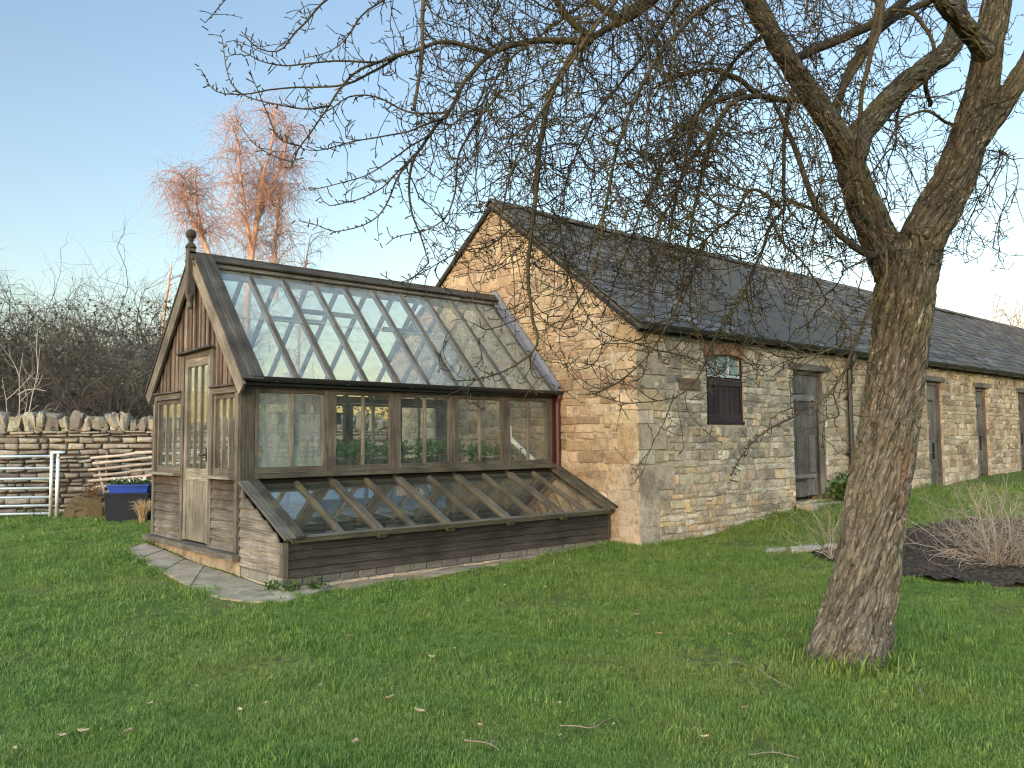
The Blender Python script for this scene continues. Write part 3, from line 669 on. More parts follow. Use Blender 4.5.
# ------------------------------------------------------------------ cold frame (part of the greenhouse)
CD = 1.016
cf = MB(); zt, zf = .70, .235
cf.beam((-.0, -.045, zt+.0), (GL-.01, -.045, zt+.0), .05, .085, (0, -.2, 1), (.95, .95, .85)); cfo = build_w(cf, 'cold_frame', M_WOODM)
e = V3(0, -CD-.05, zf); t_ = V3(0, -.06, zt+.015); un = (t_-e)/np.linalg.norm(t_-e); nn = V3(0, -un[2], un[1])
for x in XM[1:-1]:
    i = XM.index(x); m_ = MB(); w = .085 if i in (2, 4, 6, 8) else .045; m_.beam(e+V3(x, 0, 0)+nn*.02, t_+V3(x, 0, 0)+nn*.02, w, .05, (1, 0, 0), vary((.95, .92, .85), .1)); build_w(m_, 'glazing_bar', M_WOODM, cfo)
    if i in (2, 4, 6, 8):
        m_ = MB(); q = e+V3(x, 0, 0)-un*.05; m_.beam(q-un*.03+nn*-.005, q+un*.06+nn*-.005, .11, .05, (1, 0, 0), (.6, .62, .4)); build_w(m_, 'stop_block', M_WOODM, cfo)
xs_ = [.15]+XM[1:-1]+[4.66]
for a, b in zip(xs_[:-1], xs_[1:]):
    g = MB(); P = [e+V3(a+.01, 0, 0)+nn*.01+un*-.01, e+V3(b-.01, 0, 0)+nn*.01+un*-.01, t_+V3(b-.01, 0, 0)+nn*.01, t_+V3(a+.01, 0, 0)+nn*.01]; g.prism(P, nn*.004); build_w(g, 'pane', M_CGLASS, cfo)
m_ = MB(); m_.beam(e+V3(.05, 0, 0)+nn*.012-un*.025, e+V3(GL-.02, 0, 0)+nn*.012-un*.025, .045, .06, un, (1.0, 1.0, .92)); build_w(m_, 'bottom_rail', M_WOODM, cfo)
for x0, x1, hh, k in ((-.05, .065, .05, .62), (.067, .17, .062, .5), (4.62, 4.72, .05, .8), (4.722, 4.785, .09, .6)):
    m_ = MB(); m_.beam(e+V3((x0+x1)/2, 0, 0)+nn*hh-un*.08, t_+V3((x0+x1)/2, 0, 0)+nn*hh+un*.02, x1-x0, .028, (1, 0, 0), (k, k, k*.95)); build_w(m_, 'barge_board', M_WOODL if x0 < 0 else M_WOODM, cfo)
# boards front
m_ = MB(); n = 4; h = (.205+.14)/n
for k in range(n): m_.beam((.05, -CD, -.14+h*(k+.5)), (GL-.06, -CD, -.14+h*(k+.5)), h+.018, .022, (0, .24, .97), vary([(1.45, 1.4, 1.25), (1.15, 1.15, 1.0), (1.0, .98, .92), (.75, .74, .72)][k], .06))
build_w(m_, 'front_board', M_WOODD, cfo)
m_ = MB(); m_.box(-.012, .048, -CD-.02, -CD+.05, -.14, .20, (1.0, .95, .85)); m_.box(GL-.058, GL-.003, -CD-.02, -CD+.05, -.14, .20, (.6, .6, .5)); m_.build_each('corner_post', M_WOOD, cfo)
m_ = MB(); n = 8; h = (.70+.12)/n
for k in range(n):
    z0_ = -.12+h*k; z1_ = z0_+h+.004; top = lambda y: zf+(zt-zf)*(y+CD)/(CD-.0)-.03
    y_at = lambda z: -CD+(z+.03-zf)/(zt-zf)*CD
    ya = max(-CD+.052, y_at(z0_)) ; yb = max(-CD+.052, y_at(z1_)); xo = .004
    if ya < -.02:
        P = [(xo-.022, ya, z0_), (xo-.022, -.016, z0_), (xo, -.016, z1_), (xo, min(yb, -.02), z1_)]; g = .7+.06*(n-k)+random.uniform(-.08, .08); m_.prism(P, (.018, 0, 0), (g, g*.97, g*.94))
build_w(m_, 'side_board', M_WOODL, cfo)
m_ = MB(); x = 0.0
frb = (V3(0, -CD+.005, 0), V3(1, 0, 0), V3(0, 0, 1), V3(0, -1, 0))
while x < GL-.03: block(m_, frb, x+.004, min(x+.215, GL)-.004, -.235, -.150, 0, vary((.13, .12, .11), .2) if x < 3.9 else vary((.16, .145, .12), .2), .004, .003); x += .217
frs = (V3(.005, -.02, 0), V3(0, -1, 0), V3(0, 0, 1), V3(-1, 0, 0)); y = 0
while y < CD-.05: block(m_, frs, y+.004, min(y+.215, CD-.02)-.004, -.235, -.135, 0, vary((.16, .15, .13), .2), .004, .003); y += .217
x = 0.0
while x < GL-.03: block(m_, frb, x+.004, min(x+.32, GL)-.004, -.36, -.242, .03, vary((.33, .27, .18), .2), .01, .006); x += .322
m_.box(.03, GL-.003, -CD+.03, -CD+.1, -.45, -.141, (.36, .32, .26)); m_.box(.03, .1, -CD+.101, -.02, -.45, -.125, (.36, .32, .26))
build_w(m_, 'brick_course', plain('course_brick', (1, 1, 1), .95, scale=22, var=.3), cfo)
m_ = MB(); m_.box(.11, GL-.004, -CD+.11, -.01, -.2, -.10); build_w(m_, 'soil', plain('potting_soil', (.03, .024, .018), .95, scale=20, var=.5), cfo)
# ------------------------------------------------------------------ things inside
M_POT = plain('black_plastic', (.018, .018, .02), .5); M_TERRA = plain('terracotta', (.28, .105, .055), .85, scale=15)
def leafmat(name, a, b):
    m, t = mat(name); n = t.noise(t.pos(), 14, 3); c = t.mix(1, t.mix(t.ramp(n, (.35, 0), (.65, 1)), a, b), t.attr(), 'MULTIPLY'); p = t.bsdf(c, .55, None, .35)
    tr = t.n('ShaderNodeBsdfTranslucent', {'Color': c}); t.out(t.n('ShaderNodeMixShader', {0: .3, 1: p, 2: tr})); return m
M_LEAF = leafmat('seedling_leaf', (.035, .10, .018), (.075, .17, .035)); M_IVY = leafmat('fern_leaf', (.03, .06, .012), (.06, .11, .025))
def leaf_quads(centers, size, up=.5):
    c = np.asarray(centers); n = len(c); d = RNG.normal(size=(n, 3)); d[:, 2] = np.abs(d[:, 2])*up; d /= np.linalg.norm(d, axis=1, keepdims=True)
    s = np.cross(d, RNG.normal(size=(n, 3))); s /= np.linalg.norm(s, axis=1, keepdims=True); L = size*RNG.uniform(.6, 1.3, (n, 1))
    v = np.stack([c, c+d*L*.5+s*L*.33, c+d*L, c+d*L*.5-s*L*.33], 1).reshape(-1, 3); q = np.arange(4*n).reshape(-1, 4); g = RNG.uniform(.6, 1.35, n)
    return v, q, np.repeat(np.stack([g, g, g*.9], 1), 4, 0)
def potted(name, label, loc, group):
    r = empty(name, loc, label, 'potted plant', group); m = MB(); L = np.array(loc)
    for i in range(2):
        x = -.10+.20*i; m.lathe(L+V3(x, 0, 0), [(.07, .0), (.09, .115), (.096, .116), (.096, .14), (.085, .14), (.08, .12)], 14)
    m.build('pot', M_POT, r, False)
    c = RNG.normal(0, 1, (420, 3))*[.12, .075, .055]+[0, 0, .24]; c[:, 2] = np.maximum(c[:, 2], .13); v, q, cc = leaf_quads(c, .06); mesh_np('foliage', v+L, q, M_LEAF, r, False, cc)
    return r
lab = ['leafy green seedlings in black pots behind the left pane of the second greenhouse window', 'leafy green seedlings in black pots behind the right pane of the second greenhouse window', 'leafy green seedlings in black pots behind the left pane of the middle greenhouse window',
 'leafy green seedlings in black pots behind the right pane of the middle greenhouse window', 'leafy green seedlings in black pots behind the left pane of the fourth greenhouse window', 'leafy green seedlings in black pots behind the right pane of the fourth greenhouse window', 'leafy green seedlings in black pots in the greenhouse window nearest the barn']
pr = potted('potted_seedlings', lab[0], (1.32, .34, .826), 'potted seedlings on the front staging')
for i, x in enumerate((1.74, 2.22, 2.66, 3.14, 3.58, 4.05)):
    c = copy_tree(pr); c.location = (x, .34+random.uniform(-.06, .08), .826); c.rotation_euler.z = random.uniform(-.4, .4)+(math.pi if i % 2 else 0); c.scale = (1, 1, random.uniform(.8, 1.1)); c['label'] = lab[i+1]
# shelf of terracotta pots seen high through the windows
m_ = MB(); m_.box(1.6, 2.8, GW-.30, GW-.10, 1.60, 1.625); m_.box(1.7, 1.73, GW-.28, GW-.09, 1.45, 1.598); m_.box(2.6, 2.63, GW-.28, GW-.09, 1.45, 1.598); build_w(m_, 'shelf', M_WOODD)
for i, x in enumerate((1.92, 2.09, 2.27, 2.43)):
    m_ = MB(); m_.lathe((x, GW-.20, 1.626), [(.05, 0), (.07, .10), (.08, .101), (.08, .13), (.068, .13), (.06, .11)], 16)
    tag(m_.build('flower_pot', M_TERRA), 'terracotta flower pot on the high shelf inside the greenhouse, '+['nearest the door gable', 'second from the door gable', 'third from the door gable', 'nearest the barn'][i], 'flower pot', 'terracotta pots on the greenhouse shelf')
m_ = MB(); m_.box(GL-.012, GL-.004-.002, .98, 1.16, 1.22, 1.42, (1, 1, 1)); m_.box(GL-.016, GL-.0125, 1.0, 1.14, 1.24, 1.40, (.92, .92, .9))
tag(m_.build('notice', plain('white_card', (.72, .71, .66), .7)), 'small white notice fixed to the barn gable inside the greenhouse', 'notice')
m_ = MB(); m_.tube([(4.34, .72, 1.36), (4.5, .52, 1.10), (4.68, .33, .86)], [.04, .04, .042], 12); tag(m_.build('white_pipe', plain('white_plastic', (.62, .62, .6), .5)), 'pale plastic pipe leaning diagonally behind the last greenhouse window', 'pipe')
b = empty('spray_bottle', (.36, .30, .80), 'blue spray bottle with yellow cap behind the right door side window', 'bottle')
m_ = MB(); m_.lathe((.36, .30, .80), [(.04, .0), (.042, .02), (.042, .14), (.025, .18), (.016, .20), (.016, .22)], 16); m_.build('bottle_body', plain('blue_plastic', (.04, .10, .30), .35), b, True)
m_ = MB(); m_.lathe((.36, .30, 1.02), [(.02, 0), (.022, .05), (.015, .06)], 12); m_.box(.30, .39, .29, .31, 1.05, 1.08); m_.build('cap', plain('yellow_plastic', (.65, .45, .04), .4), b)
m_ = MB(); m_.box(.18, .6, .12, .45, .765, .799); m_.box(.2, .24, .14, .18, -.058, .764); m_.box(.54, .58, .40, .44, -.058, .764); m_.box(.2, .24, .40, .44, -.058, .764); m_.box(.54, .58, .14, .18, -.058, .764); tag(m_.build('potting_table', M_WOOD), 'small timber potting table inside the corner by the greenhouse door', 'table')
# ------------------------------------------------------------------ GROUND
def graded(lo, hi, fine0, fine1, step, g=1.22):
    a = list(np.arange(fine0, fine1+1e-6, step)); d = step
    while a[-1] < hi: d *= g; a.append(a[-1]+d)
    d = step
    while a[0] > lo: d *= g; a.insert(0, a[0]-d)
    return np.array(a)
gx = graded(-900, 900, -7, 24, .2); gy_ = graded(-900, 900, -11, 14, .2)
XX, YY = np.meshgrid(gx, gy_); ZZ = gh(XX.ravel(), YY.ravel())
nx_, ny_ = len(gx), len(gy_); ii = np.arange(nx_*ny_).reshape(ny_, nx_)
gq = np.stack([ii[:-1, :-1], ii[:-1, 1:], ii[1:, 1:], ii[1:, :-1]], -1).reshape(-1, 4)
m, t = mat('lawn_ground'); p = t.pos(); n1 = t.noise(p, .9, 5, .6); n2 = t.noise(p, 14, 6, .7); n3 = t.noise(p, 90, 3, .7)
c = t.mix(t.ramp(n2, (.35, 0), (.65, 1)), (.045, .080, .014), (.085, .13, .025)); c = t.mix(t.ramp(n1, (.48, 0), (.64, .75)), c, (.10, .085, .042)); c = t.mix(t.ramp(n3, (.55, 0), (.72, .6)), c, (.035, .03, .015))
t.out(t.bsdf(c, .95, t.bump(t.math('ADD', n2, n3), .8, .03), .1))
tag(mesh_np('lawn', np.stack([XX.ravel(), YY.ravel(), ZZ], 1), gq, m), kind='structure')
# paving: irregular flagstones round the greenhouse
M_PAVE = None
def pave_mat():
    m, t = mat('flagstone'); p = t.pos(); n = t.noise(p, 5, 6, .65); n2 = t.noise(p, 30, 5, .7); n3 = t.noise(p, 1.6, 3)
    c = t.mix(1, t.mix(t.ramp(n, (.3, 0), (.7, 1)), (.185, .150, .108), (.315, .268, .200)), t.attr(), 'MULTIPLY'); c = t.mix(t.ramp(n3, (.5, 0), (.65, .5)), c, (.13, .11, .08)); c = t.mix(t.ramp(n2, (.6, 0), (.7, .5)), c, (.10, .105, .05))
    t.out(t.bsdf(c, .9, t.bump(t.math('ADD', n, n2), .5, .01), .2)); return m
M_PAVE = pave_mat()
def path_in(x, y):
    """inside the paved apron?"""
    a = (x > -1.02-.10*np.sin(y*1.7)-.12*np.clip(y-1.2, 0, 9)) & (x < .06) & (y > -1.25+.25*np.sin(x*3)-.15*(x < -.5)) & (y < 3.4) & (x > -1.35-.0*(y)) & ((x+1.35)*1.0+(y+1.45) > .55)
    b = (y < -.98) & (y > -1.40+.08*np.clip(x, 0, 5)+.05*np.sin(x*2.3)) & (x >= .0) & (x < 4.7)
    return a | b
slabs = []
mb = MB()
def slab(poly, col, th=.03):
    P = np.array([(x, y, 0) for x, y in poly], float); P[:, 2] = gh(P[:, 0], P[:, 1]).mean()*.3+gh(P[:, 0], P[:, 1])*.7+.016+random.uniform(-.001, .001); mb.prism(P[:, :], (0, 0, -th-.03), col)
def split_poly(poly, depth):
    P = np.array(poly); ctr = P.mean(0); ext = P.max(0)-P.min(0)
    if depth == 0 or max(ext) < .55: return [poly]
    k = int(np.argmax(ext)); c = ctr[k]+random.uniform(-.12, .12)*ext[k]; sk = random.uniform(-.25, .25); nrm = np.zeros(2); nrm[k] = 1; nrm[1-k] = sk
    def clip(sgn):
        o = []; dd = ((P-ctr)@nrm-(c-ctr[k]))*sgn-.006
        for i in range(len(P)):
            j = (i+1) % len(P)
            if dd[i] >= 0: o.append(tuple(P[i]))
            if dd[i]*dd[j] < 0: tt = dd[i]/(dd[i]-dd[j]); o.append(tuple(P[i]+(P[j]-P[i])*tt))
        return o
    r = []
    for s in (1, -1):
        q = clip(s)
        if len(q) > 2: r += split_poly(q, depth-1)
    return r
apron = [(-1.30, 3.5), (-1.15, 2.4), (-1.05, 1.2), (-1.0, .2), (-.95, -.5), (-.75, -1.0), (-.35, -1.35), (.25, -1.45), (.55, -1.36), (.5, -1.03), (-.02, -1.03), (-.02, 3.2), (-.4, 3.7), (-.9, 3.7)]
strip = [(.57, -1.35), (1.5, -1.32), (2.6, -1.28), (3.6, -1.20), (4.7, -1.12), (4.7, -1.04), (.57, -1.04)]
def ear(poly):   # clip concave apron into simple cells by a grid
    cells = []; P = poly
    from mathutils.geometry import intersect_point_tri_2d
    return P
gp = lambda *q: [tuple(ground_hit(*c)[:2]) for c in q]
OUT = gp((124, 550), (139, 560), (162, 573), (190, 588), (217, 599), (252, 603.5), (288, 602.5), (318, 593))
IN = [(-.03, 2.9), (-.03, 2.2), (-.03, 1.5), (-.03, .9), (-.03, .1), (-.03, -.6), (-.02, -1.05), (.5, -1.05)]
for k in range(len(OUT)-1):
    cell = [OUT[k], OUT[k+1], IN[k+1], IN[k]]
    P = np.array(cell); c = P.mean(0); cell = [tuple(p) for p in (c+(P-c)*.999)]
    for q in split_poly(cell, 0 if k in (0, 2, 5, 6) else 1):
        slab(q, vary((1, .98, .95), .09))
for cell in (strip[:2]+[(1.5, -1.06), (.57, -1.05)], [(1.52, -1.30), (2.6, -1.24), (2.6, -1.06), (1.52, -1.06)], [(2.62, -1.22), (3.3, -1.18), (3.3, -1.06), (2.62, -1.06)]):
    slab(cell, vary((.95, .92, .86), .12))
path = mb.build('path', M_PAVE); tag(path, kind='structure')
pv = (OUT+[(.57, -1.37), (1.5, -1.345), (2.6, -1.3), (3.6, -1.22), (4.8, -1.12), (4.8, -.9), (0, -.9), (0, 2.9), (-.03, 3.0)])
pv_in = [(np.array(q)+(np.array([.35, .6])-np.array(q))/np.linalg.norm(np.array([.35, .6])-np.array(q))*.03) if k < len(OUT) else np.array(q)+[0, .02] if q[1] < -1.1 else np.array(q) for k, q in enumerate(pv)]
def in_poly(x, y, poly):
    r = np.zeros(len(x), bool); n = len(poly)
    for i in range(n):
        x0, y0 = poly[i]; x1, y1 = poly[(i+1) % n]; c = ((y0 > y) != (y1 > y)); r ^= c & (x < (x1-x0)*(y-y0)/((y1-y0) if y1 != y0 else 1e-9)+x0)
    return r
# dirt showing between and along the flags
mb = MB(); P = np.array([(x*1.0, y, 0) for x, y in pv]); P[:, 2] = gh(P[:, 0], P[:, 1])
m_dirt = plain('trodden_earth', (.165, .135, .095), .95, scale=9, var=.4)
dx = np.arange(-1.5, 5, .12); dy = np.arange(-1.6, 3.9, .12); DX, DY = np.meshgrid(dx, dy); ins = in_poly(DX.ravel(), DY.ravel(), pv).reshape(DX.shape)
DZ = gh(DX.ravel(), DY.ravel())+.005; ii = np.arange(DX.size).reshape(DX.shape); ok = ins[:-1, :-1] & ins[:-1, 1:] & ins[1:, 1:] & ins[1:, :-1]
dq = np.stack([ii[:-1, :-1], ii[:-1, 1:], ii[1:, 1:], ii[1:, :-1]], -1)[ok]
tag(mesh_np('earth_border', np.stack([DX.ravel(), DY.ravel(), DZ], 1), dq, m_dirt), kind='structure')
# soil bed
bedc = [ground_hit(*q)[:2] for q in ((806, 555), (826, 562), (860, 570), (905, 579), (950, 585), (1010, 589), (1060, 590), (1100, 560), (1040, 518), (960, 520), (915, 528), (870, 542), (832, 548))]
BEDP = [tuple(q) for q in bedc]; bx = np.array(BEDP)
dx = np.arange(bx[:, 0].min()-.2, bx[:, 0].max()+.2, .07); dy = np.arange(bx[:, 1].min()-.2, bx[:, 1].max()+.2, .07); DX, DY = np.meshgrid(dx, dy)
wob = np.array([noise.noise(Vector((x*1.5, y*1.5, 5))) for x, y in zip(DX.ravel(), DY.ravel())])*.18
ins = in_poly(DX.ravel()+wob, DY.ravel()+wob*.7, BEDP).reshape(DX.shape)
DZ = gh(DX.ravel(), DY.ravel())+.03+np.array([noise.fractal(Vector((x*4, y*4, 0)), .7, 2, 5) for x, y in zip(DX.ravel(), DY.ravel())])*.06
ii = np.arange(DX.size).reshape(DX.shape); ok = ins[:-1, :-1] & ins[:-1, 1:] & ins[1:, 1:] & ins[1:, :-1]; dq = np.stack([ii[:-1, :-1], ii[:-1, 1:], ii[1:, 1:], ii[1:, :-1]], -1)[ok]
tag(mesh_np('soil_bed', np.stack([DX.ravel(), DY.ravel(), DZ], 1), dq, plain('dark_compost', (.040, .031, .023), .97, scale=24, var=.8, spec=.05)), kind='structure')
# ------------------------------------------------------------------ GRASS
m, t = mat('grass_blade'); p = t.pos(); n1 = t.noise(p, .8, 5, .6); n2 = t.noise(p, 7, 4, .6); n3 = t.noise(p, 45, 2)
c = t.mix(t.ramp(n2, (.3, 0), (.7, 1)), (.070, .134, .022), (.152, .236, .046)); c = t.mix(t.ramp(n1, (.42, 0), (.68, .6)), c, (.205, .235, .058)); c = t.mix(t.ramp(n3, (.55, 0), (.8, .55)), c, (.24, .30, .08))
c = t.mix(1, c, t.attr(), 'MULTIPLY'); b_ = t.bsdf(c, .5, None, .3); tr = t.n('ShaderNodeBsdfTranslucent', {'Color': c}); t.out(t.n('ShaderNodeMixShader', {0: .35, 1: b_, 2: tr})); M_GRASS = m
tufts = bpy.data.collections.new('tuft_kinds')
for k in range(8):
    vs, cs = [], []; nb = 24
    for j in range(nb):
        a = random.uniform(0, 6.28); r = random.uniform(0, .07); o = V3(r*math.cos(a), r*math.sin(a), -.01); ln = random.uniform(.022, .060); hd = random.uniform(0, 6.28); lean = random.uniform(.15, 1.0); w = random.uniform(.0012, .0023)
        d = V3(math.cos(hd), math.sin(hd), 0); s = V3(-d[1], d[0], 0)*w; q1 = o+V3(0, 0, ln*.5)+d*ln*.15*lean; q2 = o+V3(0, 0, ln*.85)+d*ln*.5*lean; q3 = o+V3(0, 0, ln*(1.05-.35*lean))+d*ln*.95*lean
        vs += [o-s, o+s, q1+s, q1-s, q2+s*.8, q2-s*.8, q3+s*.15, q3-s*.15]; g = random.uniform(.7, 1.3)
        cc = (g, g, g) if random.random() > .035 else (g*1.8, g*1.35, g*1.6); cs += [cc]*8
    q = []
    for j in range(nb): b = j*8; q += [(b, b+1, b+2, b+3), (b+3, b+2, b+4, b+5), (b+5, b+4, b+6, b+7)]
    o = mesh_np('tuft', np.array(vs), q, M_GRASS, None, False, np.array(cs)); COL.objects.unlink(o); tufts.objects.link(o)
# where tufts grow: a fan ahead of the camera, thicker near it
N_T = 210000
r = 2.4*np.exp(RNG.uniform(0, 1, N_T)**.82*math.log(32/2.4)); az = YAW+RNG.uniform(-.95, .95, N_T)
gx_, gy2 = CAM[0]+r*np.cos(az), CAM[1]+r*np.sin(az)
jx, jy = gx_+RNG.normal(0, .05, N_T), gy2+RNG.normal(0, .05, N_T)
keep = ~in_poly(jx, jy, pv_in) & ~((gx_ > -.02) & (gx_ < GL) & (gy2 > -1.05) & (gy2 < GW+.03)) & ~((gx_ > BX-.02) & (gy2 > BY-.02)) & ~in_poly(jx, jy, BEDP)
WA, WB = V3(4.79, 4.40, 0), V3(-.82, 8.10, 0)                    # dry-stone wall face line
wd_ = (WB-WA)/np.linalg.norm(WB-WA); wn = V3(-wd_[1], wd_[0], 0); wn = wn if wn@(CAM-WA) > 0 else -wn
keep &= ((gx_-WA[0])*wn[0]+(gy2-WA[1])*wn[1] > -.02)
bare = np.array([noise.noise(Vector((x*1.1, y*1.1, 2)))+.5*noise.noise(Vector((x*4, y*4, 7))) for x, y in zip(gx_, gy2)])
for q_, r_ in ((ground_hit(135, 615), .9), (ground_hit(60, 640), .7), (ground_hit(735, 672), .28), (ground_hit(300, 640), .5), (ground_hit(560, 600), .5)): keep &= RNG.uniform(0, 1, N_T) > .72*np.exp(-((gx_-q_[0])**2+(gy2-q_[1])**2)/r_**2)
keep &= RNG.uniform(0, 1, N_T) > np.clip((bare-.22)*1.7, 0, .85)
gx_, gy2, r, bare = gx_[keep], gy2[keep], r[keep], bare[keep]; n_ = len(gx_)
tall = np.array([noise.noise(Vector((x*2.3+5, y*2.3, 11))) for x, y in zip(gx_, gy2)])
TREE = ground_hit(852, 664)
dt = np.hypot(gx_-TREE[0], gy2-TREE[1]); dw = np.abs((gx_-WA[0])*wn[0]+(gy2-WA[1])*wn[1]); db = np.where(gx_ > BX, BY-gy2, 9)
tall2 = np.array([noise.noise(Vector((x*.7+3, y*.7, 21))) for x, y in zip(gx_, gy2)])
scl = .80*RNG.uniform(.5, 1.15, n_)*(1+.8*np.clip(tall, -.6, 1))*(1+.5*np.clip(tall2, -.6, 1))*np.clip(.75+r/16, .8, 2.2)
scl *= 1+2.2*np.exp(-((dt-.30)/.20)**2)*RNG.uniform(0, 1, n_)+.9*np.exp(-(dw/.35)**2)+.35*np.exp(-(np.clip(db, 0, 9)/.25)**2)
far = r > 16
pts = np.stack([gx_, gy2, gh(gx_, gy2)], 1).astype(np.float32)
me = bpy.data.meshes.new('grass'); me.vertices.add(n_); me.vertices.foreach_set('co', pts.ravel())
rot = np.stack([RNG.normal(0, .15, n_), RNG.normal(0, .15, n_), RNG.uniform(0, 6.28, n_)], 1).astype(np.float32)
me.attributes.new('rot', 'FLOAT_VECTOR', 'POINT').data.foreach_set('vector', rot.ravel()); me.attributes.new('scl', 'FLOAT', 'POINT').data.foreach_set('value', scl.astype(np.float32)); me.attributes.new('kind_index', 'INT', 'POINT').data.foreach_set('value', RNG.integers(0, 8, n_).astype(np.int32))
grass = bpy.data.objects.new('grass', me); COL.objects.link(grass); tag(grass, 'short green winter grass covering the lawn', 'grass', kind='stuff')
ng = bpy.data.node_groups.new('grow_grass', 'GeometryNodeTree'); ng.interface.new_socket('Geometry', in_out='INPUT', socket_type='NodeSocketGeometry'); ng.interface.new_socket('Geometry', in_out='OUTPUT', socket_type='NodeSocketGeometry')
N = ng.nodes; gi = N.new('NodeGroupInput'); go = N.new('NodeGroupOutput'); mp = N.new('GeometryNodeMeshToPoints'); ip = N.new('GeometryNodeInstanceOnPoints'); ci = N.new('GeometryNodeCollectionInfo'); ci.inputs['Collection'].default_value = tufts; ci.inputs['Separate Children'].default_value = True; ci.inputs['Reset Children'].default_value = True
def na(nm, ty): a = N.new('GeometryNodeInputNamedAttribute'); a.data_type = ty; a.inputs['Name'].default_value = nm; return a.outputs['Attribute']
ng.links.new(gi.outputs[0], mp.inputs['Mesh']); ng.links.new(mp.outputs[0], ip.inputs['Points']); ng.links.new(ci.outputs[0], ip.inputs['Instance']); ip.inputs['Pick Instance'].default_value = True
ng.links.new(na('kind_index', 'INT'), ip.inputs['Instance Index']); ng.links.new(na('rot', 'FLOAT_VECTOR'), ip.inputs['Rotation']); ng.links.new(na('scl', 'FLOAT'), ip.inputs['Scale']); ng.links.new(ip.outputs[0], go.inputs[0])
grass.modifiers.new('grow', 'NODES').node_group = ng
# ------------------------------------------------------------------ DRY-STONE WALL
dw_o = empty('dry_stone_wall', tuple(WA+V3(0, 0, -.1)), 'grey dry-stone wall with upright coping stones left of the greenhouse', 'wall')
WLEN = 17.0; WTOP = 1.42
frW = (WA+V3(0, 0, 0), wd_, V3(0, 0, 1), wn)
DRYC = [(.225, .210, .178), (.170, .158, .136), (.28, .262, .220), (.135, .127, .110), (.225, .198, .158), (.195, .182, .156)]
mb = MB(); courses(mb, frW, WLEN, -.35, WTOP, lambda u, v: vary(random.choice(DRYC), .15), ch=(.05, .125), cl=(.16, .46), gap=.024, w=.02, edge=.03); mb.build('stonework', M_DRY, dw_o, True)
mb = MB(); A_ = WA-wn*.035; mb.prism([A_+V3(0, 0, -.4), A_+V3(0, 0, WTOP-.015), A_-wn*.42+V3(0, 0, WTOP-.015), A_-wn*.42+V3(0, 0, -.4)], wd_*WLEN); mb.build('wall_core', M_GAP, dw_o)
M_COPE = stone('coping_stone', (.40, .39, .32), .5, .4)
def boulder(c, sx, sy, sz, col, ax, ay, seed, mb, tilt=0):
    n, k = 9, 12; vs = []
    for j in range(n+1):
        ph = math.pi*j/n
        for i in range(k):
            th = 2*math.pi*i/k; d = V3(math.sin(ph)*math.cos(th), math.sin(ph)*math.sin(th), math.cos(ph)); q = np.sign(d)*np.abs(d)**.5
            f = 1+.40*noise.noise(Vector((d[0]*1.6+seed, d[1]*1.6, d[2]*1.6)))+.22*noise.noise(Vector((d[0]*4+seed, d[1]*5, d[2]*5)))
            q = q*f; v = ax*q[0]*sx+ay*q[1]*sy+V3(0, 0, 1)*q[2]*sz; v = v+ax*tilt*(v[2]); vs.append(c+v)
    fs = []
    for j in range(n):
        for i in range(k): i2 = (i+1) % k; fs.append((j*k+i, (j+1)*k+i, (j+1)*k+i2, j*k+i2))
    return mb.add(vs, fs, col)
u = .0; k = 0; hgt = 0
while u < WLEN:
    w = random.uniform(.13, .29); h = random.uniform(.10, .19); c = WA+wd_*(u+w/2)-wn*.17+V3(0, 0, WTOP+h*.78)
    col = vary(random.choice([(.25, .23, .185), (.20, .19, .155), (.29, .262, .205), (.16, .15, .125)]), .12)
    mossy = noise.noise(Vector((u*.55, 3, 3))) > .12
    if mossy and random.random() < .7: col = vary((.17, .17, .06), .2)
    mb = MB(); boulder(c, w*.5, .17, h, col, wd_, wn, k*7.3, mb, random.uniform(-.3, .3)); mb.build('coping_stone', M_COPE, dw_o, False); u += w*random.uniform(.92, 1.12); k += 1
mb = MB(); c = RNG.uniform(0, 1, (2600, 3))*[WLEN, .3, .05]; c = WA+wd_*c[:, :1]-wn*c[:, 1:2]+V3(0, 0, 1)*(WTOP+c[:, 2:3]*1.2); v, q, cc = leaf_quads(c, .05); mesh_np('moss', v, q, leafmat('wall_moss', (.06, .07, .015), (.11, .115, .03)), dw_o, False, cc)
# ------------------------------------------------------------------ by the wall
def onwall(px, py, off):               # point a set distance in front of the wall face
    d = FW+RT*(px-512)/F-UP*(py-384)/F; tt = ((WA-CAM)@wn+off)/(d@wn); return CAM+d*tt
def gz0(p): return float(gh(p[0], p[1]))
M_GALV = plain('galvanised_steel', (.60, .62, .62), .45, .5, .12)
gR = onwall(50, 520, .55); gL = gR+wd_*3.3; gb = gz0(gR)
gate = empty('field_gate', (gR[0], gR[1], gb), 'galvanised steel field gate with horizontal bars in front of the dry-stone wall', 'gate')
z_at = lambda f, z: gb+z+f*(.02)
m_ = MB()
for z in (.10, .235, .375, .525, .685, .86, 1.06):
    m_.tube([gR+V3(0, 0, gb+z-gR[2]), gL+V3(0, 0, gb+z-gR[2])], [.023]*2, 10)
m_.build_each('rail', M_GALV, gate, True)
m_ = MB(); G = lambda f, z: np.array([gR[0]+wd_[0]*f, gR[1]+wd_[1]*f, gb+z])
m_.tube([G(.0, .03), G(.0, 1.14)], [.026]*2, 12); m_.tube([G(3.3, .03), G(3.3, 1.1)], [.024]*2, 12); m_.tube([G(1.65, .08), G(1.65, 1.07)], [.02]*2, 10); m_.build_each('stile', M_GALV, gate, True)
